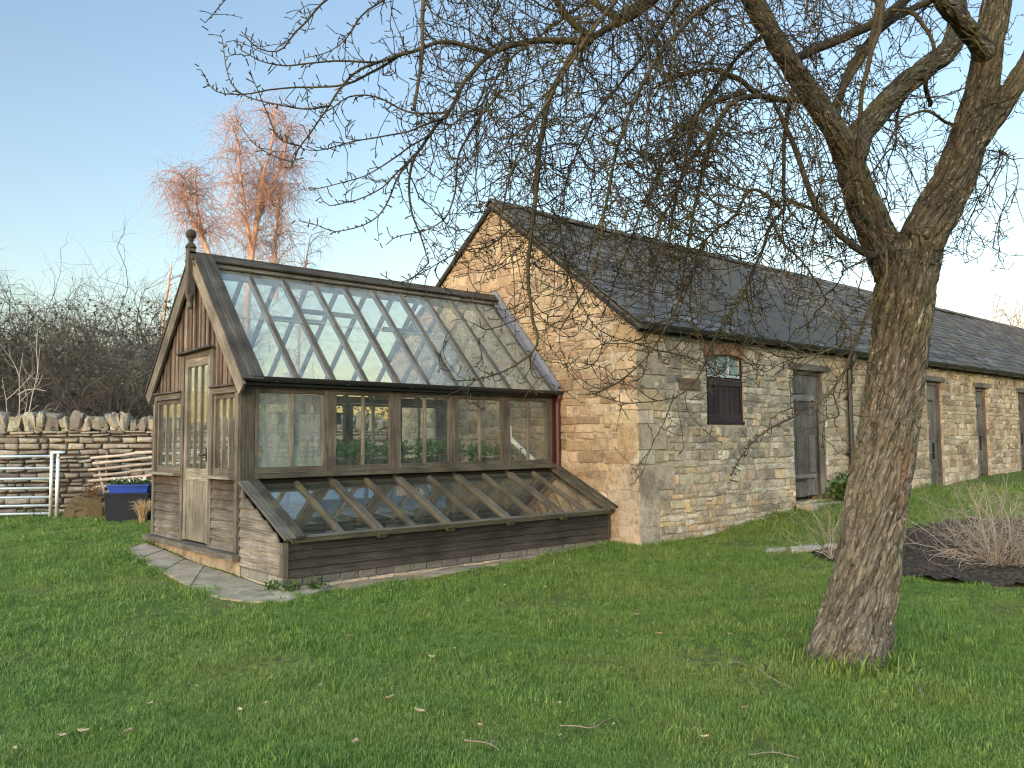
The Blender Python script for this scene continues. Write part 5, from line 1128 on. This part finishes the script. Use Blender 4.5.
def upd(i0, pts):
    global near, nd2
    for s in range(0, len(pts), 400):
        d2 = ((A[:, None]-pts[None, s:s+400])**2).sum(-1); j = d2.argmin(1); m_ = d2[np.arange(len(A)), j]; w_ = m_ < nd2
        nd2[w_] = m_[w_]; near[w_] = i0+s+j[w_]
upd(0, ND); STEP, KILL, INFL = .075, .10, 1.1; kids = {}
for it in range(130):
    al = (nd2 < INFL**2) & (nd2 > KILL**2)
    if al.sum() < 5: break
    idx = near[al]; vec = A[al]-np.array(nd)[idx]; vec /= np.linalg.norm(vec, axis=1, keepdims=True); S = {}
    for i, v_ in zip(idx, vec):
        if i in S: S[i] += v_
        else: S[i] = v_.copy()
    new = []; 
    for i, v_ in S.items():
        if kids.get(i, 0) >= 4: continue
        v_ /= np.linalg.norm(v_)+1e-9; d_ = v_*.50+dirs[i]*.50+V3(0, 0, -.12)+RNG.normal(0, .12, 3); d_ /= np.linalg.norm(d_); kids[i] = kids.get(i, 0)+1
        new.append(nd[i]+d_*STEP); par.append(i); dirs.append(d_)
    if not new: break
    i0 = len(nd); nd += new; upd(i0, np.array(new))
    keep = nd2 > KILL**2; A = A[keep]; near = near[keep]; nd2 = nd2[keep]
ND = np.array(nd); n_all = len(nd); ch = [[] for _ in range(n_all)]
for i in range(n_root, n_all): ch[par[i]].append(i)
rad2 = np.zeros(n_all)
for i in range(n_all-1, n_root-1, -1):
    rad2[i] = (sum(rad2[j]**2.9 for j in ch[i]))**(1/2.9) if ch[i] else .0027
rad2[n_root:] = np.clip(rad2[n_root:], .0027, .013)
# chains
done = np.zeros(n_all, bool); st = [(p_, c_) for p_ in range(n_root) for c_ in ch[p_]]
while st:
    p_, c_ = st.pop(); P = [ND[p_]]; R = [min(rad2[c_]*1.05, nrad[p_] if p_ < n_root else rad2[p_])]; cur = c_
    while True:
        P.append(ND[cur]); R.append(rad2[cur])
        if not ch[cur]: break
        o = sorted(ch[cur], key=lambda j: -rad2[j]); st += [(cur, j) for j in o[1:]]; cur = o[0]
    P = np.array(P); R = np.array(R)
    if len(P) >= 3:
        P2, R2 = smooth_path(P, R, .06); T = np.gradient(P2, axis=0); T /= np.linalg.norm(T, axis=1, keepdims=True)+1e-9
        for i in range(1, len(P2)): spurs.append((P2[i], T[i], R2[i]))
        P, R = P2, R2
    TW.g.setdefault((len(P), 4), []).append((P, R, TWC()))
# --- hanging shoots and side twigs
def pix(Q):
    d = np.asarray(Q)-CAM; z = d@FW; return 512+F*(d@RT)/z, 384-F*(d@UP)/z
AN = ND; ax__, ay__ = pix(AN); dens = np.clip((.27+.20*gs(ax__, 692, 42)*gs(ay__, 130, 100))*gs(ax__, 630, 180)*np.clip((330-ay__)/130, .25, 1)*(1+.5*(ay__ < 180))+.20*gs(ax__, 460, 70)*np.clip((230-ay__)/100, 0, 1)+.30*((ax__ > 780) & (ay__ < 260)), .08, 1)
dens = np.where(ay__ > 340, .12, dens)
cand = np.where((ay__ > -100) & (ay__ < 260) & (ax__ > 500) & (ax__ < 860))[0]; pw = dens[cand]*np.where(ay__[cand] > 120, 1.6, .8)+.15; pw = pw/pw.sum()
for i in RNG.choice(cand, 800, replace=True, p=pw):
    d_ = RNG.normal(0, .6, 3)+V3(0, 0, -.2); ln = random.uniform(.25, 1.15)*(1.0 if ay__[i] < 120 else .7); n = max(5, int(ln/.07)); P = [AN[i]]
    for s_ in range(n): d_ = d_*.88+V3(0, 0, -.16)+RNG.normal(0, .07, 3); d_ /= np.linalg.norm(d_); P.append(P[-1]+d_*ln/n)
    P = np.array(P); R = np.linspace(.0042, .0022, n+1); g = random.uniform(.7, 1.3); mo = random.random() < .35; TW.g.setdefault((n+1, 4), []).append((P, R, (g*1.25, g*1.25, g*.8) if mo else (g, g, g)))
    for k in range(1, n+1): spurs.append((P[k], P[k]-P[k-1], R[k]))
for i in np.where(RNG.uniform(0, 1, n_all) < dens*1.0)[0]:
    for rep_ in range(2 if dens[i] > .62 else 1):
        d_ = RNG.normal(0, 1, 3)+V3(0, 0, -.15); d_ /= np.linalg.norm(d_); ln = random.uniform(.07, .24); P = [AN[i]]
        for s_ in range(4): d_ = d_+RNG.normal(0, .15, 3)+V3(0, 0, random.choice((-.12, .10))); d_ /= np.linalg.norm(d_); P.append(P[-1]+d_*ln/4)
        P = np.array(P); TW.g.setdefault((5, 3), []).append((P, np.array([.0030, .0027, .0025, .0023, .0018]), TWC()))
        for k in (2, 3, 4): spurs.append((P[k], P[k]-P[k-1], .0025))
# --- fruiting spurs: short kinked shoots with swollen buds, all along the twigs
for c, T, r_ in spurs:
    if random.random() > .6: continue
    T = T/(np.linalg.norm(T)+1e-9)
    d_ = np.cross(T, RNG.normal(size=3)); d_ /= np.linalg.norm(d_)+1e-9; d_ = d_+T*random.uniform(-.1, .9)+V3(0, 0, random.uniform(-.1, .6)); d_ /= np.linalg.norm(d_); ln = random.choice([.018, .022, .03, .04, .05, .08]); k2 = RNG.normal(0, .35, 3)
    p1 = c+d_*ln*.5; d2 = d_+k2; d2 /= np.linalg.norm(d2); p2 = p1+d2*ln*.4; p3 = p2+d2*.012
    TW.g.setdefault((4, 3), []).append((np.array([c, p1, p2, p3]), np.array([.0032, .0028, .0040, .0014]), TWC()))
for c, T in thorny:
    if random.random() > .62: continue
    d_ = np.cross(T, RNG.normal(size=3)); d_ /= np.linalg.norm(d_)+1e-9; d_ = d_+T*random.uniform(.0, .7)+V3(0, 0, random.uniform(.1, .8)); d_ /= np.linalg.norm(d_); ln = random.choice([.018, .022, .028, .035, .05]); p1 = c+d_*ln*.5; p2 = c+d_*ln*.9+RNG.normal(0, .003, 3); p3 = p2+d_*.010
    TW.g.setdefault((4, 4), []).append((np.array([c, p1, p2, p3]), np.array([.0040, .0034, .0048, .0015]), TWC()))
vs, qs, cs, b = [], [], [], 0
for (n, k), L in TW.g.items():
    if not L: continue
    P = np.array([x[0] for x in L], float); R = np.array([x[1] for x in L], float); v, q = tube_np(P, R, k); vs.append(v); qs.append(q+b); b += len(v); cs.append(np.repeat(np.array([x[2] for x in L], float), n*k, axis=0))
print('TWIGS', n_all-n_root, 'spurs', len(spurs), 'verts', b)
mesh_np('crown', np.vstack(vs), np.vstack(qs), M_LIMB, tree, True, np.vstack(cs))
# ------------------------------------------------------------------ bare shrubs, thicket, birches
def grow(L, o, d, ln, r, lev, maxlev, col, spread=.6, grav=0.0, kids=3, segs=5, wob=.18):
    P = [np.array(o, float)]; d = np.array(d, float)
    for s in range(segs):
        d = d+RNG.normal(0, wob, 3)+V3(0, 0, grav); d /= np.linalg.norm(d); P.append(P[-1]+d*ln/segs)
    r1 = r*.45 if lev < maxlev else r*.25
    L.add(P, list(np.linspace(r, r1, segs+1)), col() if callable(col) else col)
    if lev < maxlev:
        for i in range(kids):
            k = random.randint(max(1, segs//3), segs); a = RNG.normal(size=3); a -= d*(a@d); a /= np.linalg.norm(a)+1e-9; q = d*(1-spread*.5)+a*spread*random.uniform(.6, 1.2); q /= np.linalg.norm(q)
            grow(L, P[k], q, ln*random.uniform(.45, .75), max(r1, r*.5), lev+1, maxlev, col, spread, grav, kids, segs, wob)
# pale dead shrub in the bed
sh = ground_hit(1002, 564); sh[2] = gz0(sh)
L_ = Lines(); cl_ = lambda: (lambda g: (g, g*.97, g*.95))(random.uniform(.6, 1.3))
for i in range(130):
    a = random.uniform(0, 6.28); el = random.uniform(.25, 1.45); d = V3(math.cos(a)*math.cos(el), math.sin(a)*math.cos(el), math.sin(el)); o = sh+V3(math.cos(a), math.sin(a), 0)*random.uniform(0, .4)
    grow(L_, o, d, random.choice((.4, .5, .6, .75, 1.0)), .006, 0, 2, cl_, .7, .0, 3, 5, .24)
M_DEAD = plain('dead_shrub_stem', (.235, .20, .158), .9, var=.3, scale=20)
tag(L_.build('dead_shrub', M_DEAD, None, 4), 'pale dead twiggy shrub spreading over the dark soil bed', 'shrub')
sh2 = ground_hit(832, 560); L_ = Lines()
for i in range(12):
    a = random.uniform(0, 6.28); el = random.uniform(.6, 1.4); grow(L_, sh2, V3(math.cos(a)*math.cos(el), math.sin(a)*math.cos(el), math.sin(el)), random.uniform(.4, .85), .005, 0, 2, cl_, .5, .0, 3, 5, .2)
tag(L_.build('bare_sapling', M_DEAD, None, 4), 'thin bare twiggy sapling growing just left of the apple trunk', 'shrub')
# thicket behind the wall
M_TH = plain('thicket_twig', (.066, .060, .052), .95, var=.3, scale=1.5); L_ = Lines()
ct = lambda: (lambda g: (g, g*random.uniform(.92, 1.02), g*random.uniform(.85, 1.0)))(random.uniform(.5, 1.3))
def far_at(px, d): p = at(px, 440, d); p[2] = gz0(p); return p
for i in range(56):
    px = -140+i*330/56+random.uniform(-6, 6); dd = random.uniform(19, 27); o = far_at(px, dd); top = 292+18*math.sin(px*.045+1)+(12 if 70 < px < 110 else 0)+random.uniform(-8, 26); H = (447-top)/F*dd+1.19-o[2]
    for j in range(9):
        a = random.uniform(0, 6.28); el = random.uniform(.7, 1.5); d = V3(math.cos(a)*math.cos(el), math.sin(a)*math.cos(el), math.sin(el)); grow(L_, o+RNG.normal(0, .4, 3)*[1, 1, 0], d, H*random.uniform(.22, .34), .034, 0, 3, ct, .85, .04, 5, 5, .17)
    for j in range(42):
        a = random.uniform(0, 6.28); el = random.uniform(.2, 1.4); d = V3(math.cos(a)*math.cos(el), math.sin(a)*math.cos(el), math.sin(el)); grow(L_, o+RNG.normal(0, .9, 3)*[1, 1, 0]+V3(0, 0, random.uniform(0, 3.9)), d, random.uniform(.8, 2.0), .013, 0, 2, ct, .95, -.02, 4, 4, .3)
for i in range(44):
    o = far_at(185+i*6.2+random.uniform(-4, 4), random.uniform(20, 25))
    for j in range(20):
        a = random.uniform(0, 6.28); el = random.uniform(.2, 1.4); d = V3(math.cos(a)*math.cos(el), math.sin(a)*math.cos(el), math.sin(el)); grow(L_, o+RNG.normal(0, .7, 3)*[1, 1, 0]+V3(0, 0, random.uniform(0, 1.2)), d, random.uniform(.6, 1.1), .014, 0, 2, ct, .95, -.02, 4, 4, .3)
thk = L_.build('thicket', M_TH); tag(thk, 'dark bare hedge thicket rising behind the dry-stone wall', 'thicket', kind='stuff')
c = np.array([far_at(random.uniform(-140, 190), random.uniform(19, 28)) for _ in range(24000)]); c[:, 2] += RNG.uniform(0, 1, 24000)**1.3*4.6; c2 = np.array([far_at(random.uniform(185, 455), random.uniform(20, 26)) for _ in range(9000)]); c2[:, 2] += RNG.uniform(0, 1, 9000)**1.2*2.3; c = np.vstack([c, c2]); v, q, cc = leaf_quads(c, .085, 1)
tag(mesh_np('ivy_undergrowth', v, q, leafmat('dead_leaf', (.026, .025, .018), (.062, .056, .040)), None, False, cc), 'dark tangle of dead leaves low in the thicket behind the wall', 'undergrowth', kind='stuff')
# pale sapling in front of the thicket
sp_ = far_at(20, 16.5); L_ = Lines(); g = (1, 1, 1)
for (x0, x1, y1) in ((17, 21, 352), (20, 41, 345), (14, 4, 378)):
    a = at(x0, 425, 16.5); b = at(x1, y1, 16.5); a[2] = sp_[2]; P = [a+(b-a)*s+RNG.normal(0, .03, 3)*(s > .05) for s in np.linspace(0, 1, 7)]; L_.add(P, list(np.linspace(.024, .004, 7)), g)
    for k in (3, 4, 5): grow(L_, P[k], V3(random.uniform(-.5, .8), random.uniform(-.5, .2), random.uniform(.2, .8)), random.uniform(.5, .9), .010, 0, 1, g, .7, 0, 3, 4, .15)
P = [at(18, 395, 16.4), at(26, 390, 16.4), at(36, 389, 16.4), at(46, 391, 16.4)]; L_.add(P, [.013, .012, .010, .006], g)
tag(L_.build('pale_sapling', plain('pale_bark', (.24, .22, .185), .9), None, 5), 'pale bare sapling standing just behind the wall at the left edge', 'tree')
# birches
M_BIRCH = plain('birch_bark', (.30, .205, .16), .85, var=.35, scale=3); M_BTW = plain('birch_twig', (.185, .128, .108), .9, var=.25, scale=2)
def birch(label, stems, dd, n_br, drop, group='weeping birches behind the greenhouse', seedk=0):
    b0 = at(stems[0][0][0], 440, dd); b0[2] = gz0(b0); r_ = empty('birch_tree', tuple(b0), label, 'tree', group); T_ = Lines(); C_ = Lines()
    for st_ in stems:
        P = px3([(x, y, dd+o) for x, y, o in st_]); P[0][2] = min(P[0][2], b0[2]+.0) if st_ is stems[0] else P[0][2]; L = len(st_); c, rr = smooth_path(P, np.linspace((.19 if len(stems) > 1 else .09) if st_ is stems[0] else .10, .02, L), .5); T_.add(list(c), list(rr))
        n = len(c)
        for k in range(n_br):
            i = random.randint(int(n*.14), n-1); a = random.uniform(0, 6.28); d = V3(math.cos(a)*.55, math.sin(a)*.55, random.uniform(.8, 1.6)); d /= np.linalg.norm(d); ln = random.uniform(1.2, 2.9)*(1.1-.55*i/n); Q = [c[i]]
            for s in range(6):
                d = d+V3(0, 0, -.24)+RNG.normal(0, .14, 3); d /= np.linalg.norm(d); Q.append(Q[-1]+d*ln/6)
            g = random.uniform(.75, 1.25); C_.add(Q, list(np.linspace(.024, .009, 7)), (g, g, g))
            for q in range(13):
                j = random.randint(1, 6); dq_ = RNG.normal(0, .45, 3)+V3(0, 0, .25); ld = random.uniform(.5, drop); W = [Q[j]]
                for s in range(5): dq_ = dq_+V3(0, 0, -.30)+RNG.normal(0, .14, 3); dq_ /= np.linalg.norm(dq_); W.append(W[-1]+dq_*ld/5)
                C_.add(W, [.010, .009, .008, .007, .006, .004], (g, g*random.uniform(.85, 1.05), g))
    T_.build('trunk', M_BIRCH, r_, 7); C_.build('crown', M_BTW, r_, 3)
birch('tall orange-lit weeping birch rising highest behind the greenhouse ridge', [[(252, 300, 0), (252, 250, 0), (258, 215, 0), (262, 180, .2), (272, 140, .4), (274, 108, .4)], [(252, 262, 0), (246, 215, -.3), (240, 170, -.5), (238, 125, -.5)], [(256, 225, 0), (270, 190, .5), (284, 155, .8), (286, 120, .9)], [(276, 300, 1), (276, 240, 1), (280, 200, 1), (285, 170, 1)]], 42, 52, 2.4)
birch('smaller leaning birch left of the greenhouse finial', [[(225, 300, 0), (214, 268, 0), (204, 240, 0), (198, 212, 0), (195, 168, 0)], [(206, 245, 0), (190, 215, -.4), (184, 180, -.6)]], 44, 52, 2.4)
birch('low pale birch crown just above the greenhouse ridge right of the tall birch', [[(300, 330, 0), (302, 295, 0), (306, 262, 0), (310, 238, 0)]], 46, 26, 1.6)
birch('far thin birch crown low beside the left barge board of the greenhouse', [[(165, 330, 0), (166, 300, 0), (170, 275, 0), (172, 262, 0)]], 43, 18, 1.8)
ft = Lines(); o = at(1016, 380, 60)
for i in range(14): grow(ft, o+RNG.normal(0, 1, 3)*[1, 1, .3], V3(random.uniform(-.5, .5), random.uniform(-.5, .5), 1), random.uniform(3, 4.5), .06, 0, 2, (1, .9, .85), .7, 0, 4, 5, .15)
tag(ft.build('bare_tree', M_BTW), 'small sunlit bare treetop showing above the far end of the barn roof', 'tree')
# ------------------------------------------------------------------ woods and rising land behind the viewer (what the panes mirror, and what shades the yard)
WD = Lines(); cw = lambda: (lambda g: (g, g, g))(random.uniform(.6, 1.2))
SUNAZ = math.radians(float(203)); SUNEL = math.radians(3.2)
def ring(az_deg, R): a = math.radians(az_deg); p = V3(CAM[0]+R*math.cos(a), CAM[1]+R*math.sin(a), 0); p[2] = gz0(p); return p
for az_ in np.arange(150, 372, 1.5):
    o = ring(az_+random.uniform(-.6, .6), random.uniform(52, 66)); H = random.uniform(6, 10)
    for j in range(5): el = random.uniform(1.0, 1.5); a = random.uniform(0, 6.28); grow(WD, o+RNG.normal(0, 1.2, 3)*[1, 1, 0], V3(math.cos(a)*math.cos(el), math.sin(a)*math.cos(el), math.sin(el)), H*.6, .16, 0, 2, cw, .8, .02, 5, 5, .15)
tag(WD.build('woodland', M_TH), 'leafless woodland along the far side of the lawn, mirrored in the panes', 'woodland', kind='stuff')
hl = []; na_, nr_ = 60, 8
for i in range(na_+1):
    az_ = 140+i*240/na_
    for j in range(nr_+1):
        R = 68+j*16; p = ring(az_, R); f = math.sin(min(1, j/4)*math.pi/2); edge = min(1, (i/6), (na_-i)/6); p[2] = -.4+edge*f*(14.5+1.5*noise.noise(Vector((az_*.05, 0, 0))))*(1 if j < nr_ else .0); hl.append(p)
ii = np.arange((na_+1)*(nr_+1)).reshape(na_+1, nr_+1); hq = np.stack([ii[:-1, :-1], ii[1:, :-1], ii[1:, 1:], ii[:-1, 1:]], -1).reshape(-1, 4)
tag(mesh_np('hill', np.array(hl), hq, plain('pasture', (.06, .085, .025), .95, scale=.5, var=.3)), kind='structure')
# ------------------------------------------------------------------ litter on the lawn
M_DL = plain('dry_leaf', (.25, .195, .135), .85, var=.3, scale=40)
for px, py in ((277, 644), (350, 643), (432, 664), (197, 694), (240, 719), (128, 741), (390, 706), (320, 694), (265, 712), (83, 741), (15, 758), (62, 745), (560, 745), (614, 733), (705, 746), (637, 620), (505, 590), (545, 592), (660, 640), (420, 720), (150, 712), (480, 735), (560, 712), (455, 655), (730, 640), (355, 752), (952, 605), (745, 716)):
    q = ground_hit(px, py); s = random.uniform(.014, .030); a = random.uniform(0, 6.28); u_ = V3(math.cos(a), math.sin(a), random.uniform(-.2, .2)); w_ = V3(-math.sin(a), math.cos(a), random.uniform(-.2, .2)); q = q+V3(0, 0, .045); vs = []
    for i in range(7):
        t_ = i/6-.5; wd2 = .5*(1-(2*t_)**2)+.03
        for j in (-1, 0, 1): vs.append(q+u_*t_*2*s+w_*j*wd2*s+V3(0, 0, 1)*(s*.6*(abs(t_)**1.5*1.5)+abs(j)*s*.35))
    f = [(i*3+j, i*3+j+1, i*3+j+4, i*3+j+3) for i in range(6) for j in (0, 1)]; g = random.uniform(.7, 1.5)
    o_ = MB().add(vs, f, (g, g*.97, g*.93)).build('dead_leaf', M_DL); so_ = o_.modifiers.new('thick', 'SOLIDIFY'); so_.thickness = .0015
    tag(o_, 'small curled dry brown leaf lying in the lawn grass', 'leaf', 'dead leaves on the lawn')
M_TWIGD = plain('fallen_twig_bark', (.15, .12, .09), .9, var=.3, scale=20)
for (P, lab_) in (([(755, 672), (772, 684), (792, 695)], 'pale fallen twig in the grass left of the apple trunk base'), ([(722, 672), (738, 668), (748, 672)], 'short fallen twig on the bare patch left of the apple trunk'), ([(912, 690), (922, 700), (925, 708)], 'forked fallen twig in the grass right of the apple trunk base'), ([(560, 733), (590, 735), (612, 724)], 'long thin fallen twig in the grass near the bottom edge'), ([(465, 748), (490, 752), (500, 760)], 'short pale fallen twig at the bottom edge of the lawn'), ([(748, 763), (775, 761), (800, 766)], 'fallen twig with a dead leaf at the bottom edge below the apple tree')):
    Q = np.array([ground_hit(*q)+V3(0, 0, .04) for q in P]); c, r_ = smooth_path(Q, [.0045, .0035, .002], .03); c = wig(c, .008); L_ = Lines(); L_.add(list(c), list(r_)); k = len(c)//2; L_.add([c[k], c[k]+V3(.05, .03, .015), c[k]+V3(.11, .05, .01)], [.003, .0025, .0015])
    tag(L_.build('fallen_twig', M_TWIGD, None, 5), lab_, 'twig')
# ------------------------------------------------------------------ LIGHT
w = bpy.data.worlds.new('World'); scene.world = w; w.use_nodes = True; nt = NT(w)
EXPO, SKYS = 4.08, .15
sk = nt.t.nodes.new('ShaderNodeTexSky'); sk.sky_type = 'NISHITA'; sk.sun_disc = False; sk.sun_elevation = SUNEL; sk.sun_rotation = math.pi/2-SUNAZ; sk.air_density = 1.0; sk.dust_density = 1.2; sk.ozone_density = 1.5
hs = nt.n('ShaderNodeHueSaturation', {'Saturation': .98, 'Color': sk.outputs[0]}).outputs[0]
gd = nt.n('ShaderNodeVectorMath', {0: nt.n('ShaderNodeTexCoord').outputs['Generated'], 1: (math.cos(SUNAZ), math.sin(SUNAZ), .6)}, operation='DOT_PRODUCT').outputs['Value']
gk = nt.ramp(nt.math('ADD', nt.math('MULTIPLY', gd, .5), .5), (.0, .225), (.22, .19), (.40, .19), (.53, .48), (.68, 1.0)); gk = nt.math('MULTIPLY', gk, 1.3)
tint = nt.mix(1, hs, nt.ramp(nt.math('ADD', nt.math('MULTIPLY', gd, .5), .5), (.45, (1.0, .965, 1.03)), (.68, (1.02, .99, .95))), 'MULTIPLY'); vm = nt.n('ShaderNodeVectorMath', {0: tint}, operation='SCALE'); nt.t.links.new(gk, vm.inputs['Scale'])
bg = nt.n('ShaderNodeBackground', {'Color': vm.outputs[0], 'Strength': SKYS}); nt.t.links.new(bg.outputs[0], nt.n('ShaderNodeOutputWorld').inputs[0])
sd = bpy.data.lights.new('sun', 'SUN'); sd.energy = .22; sd.angle = math.radians(.5); sd.color = (1, .52, .30); so = bpy.data.objects.new('sun', sd); COL.objects.link(so)
sv = Vector((math.cos(SUNAZ)*math.cos(SUNEL), math.sin(SUNAZ)*math.cos(SUNEL), math.sin(SUNEL))); so.rotation_euler = sv.to_track_quat('Z', 'Y').to_euler(); so.location = sv*50
vs_ = scene.view_settings; vs_.view_transform = 'Standard'; vs_.look = 'None'; vs_.gamma = 1; vs_.exposure = EXPO; vs_.use_curve_mapping = False
scene.cycles.use_denoising = True; scene.cycles.use_adaptive_sampling = False; scene.cycles.filter_width = 1.2; scene.cycles.max_bounces = 8; scene.cycles.transparent_max_bounces = 24; scene.cycles.caustics_reflective = False; scene.cycles.caustics_refractive = False
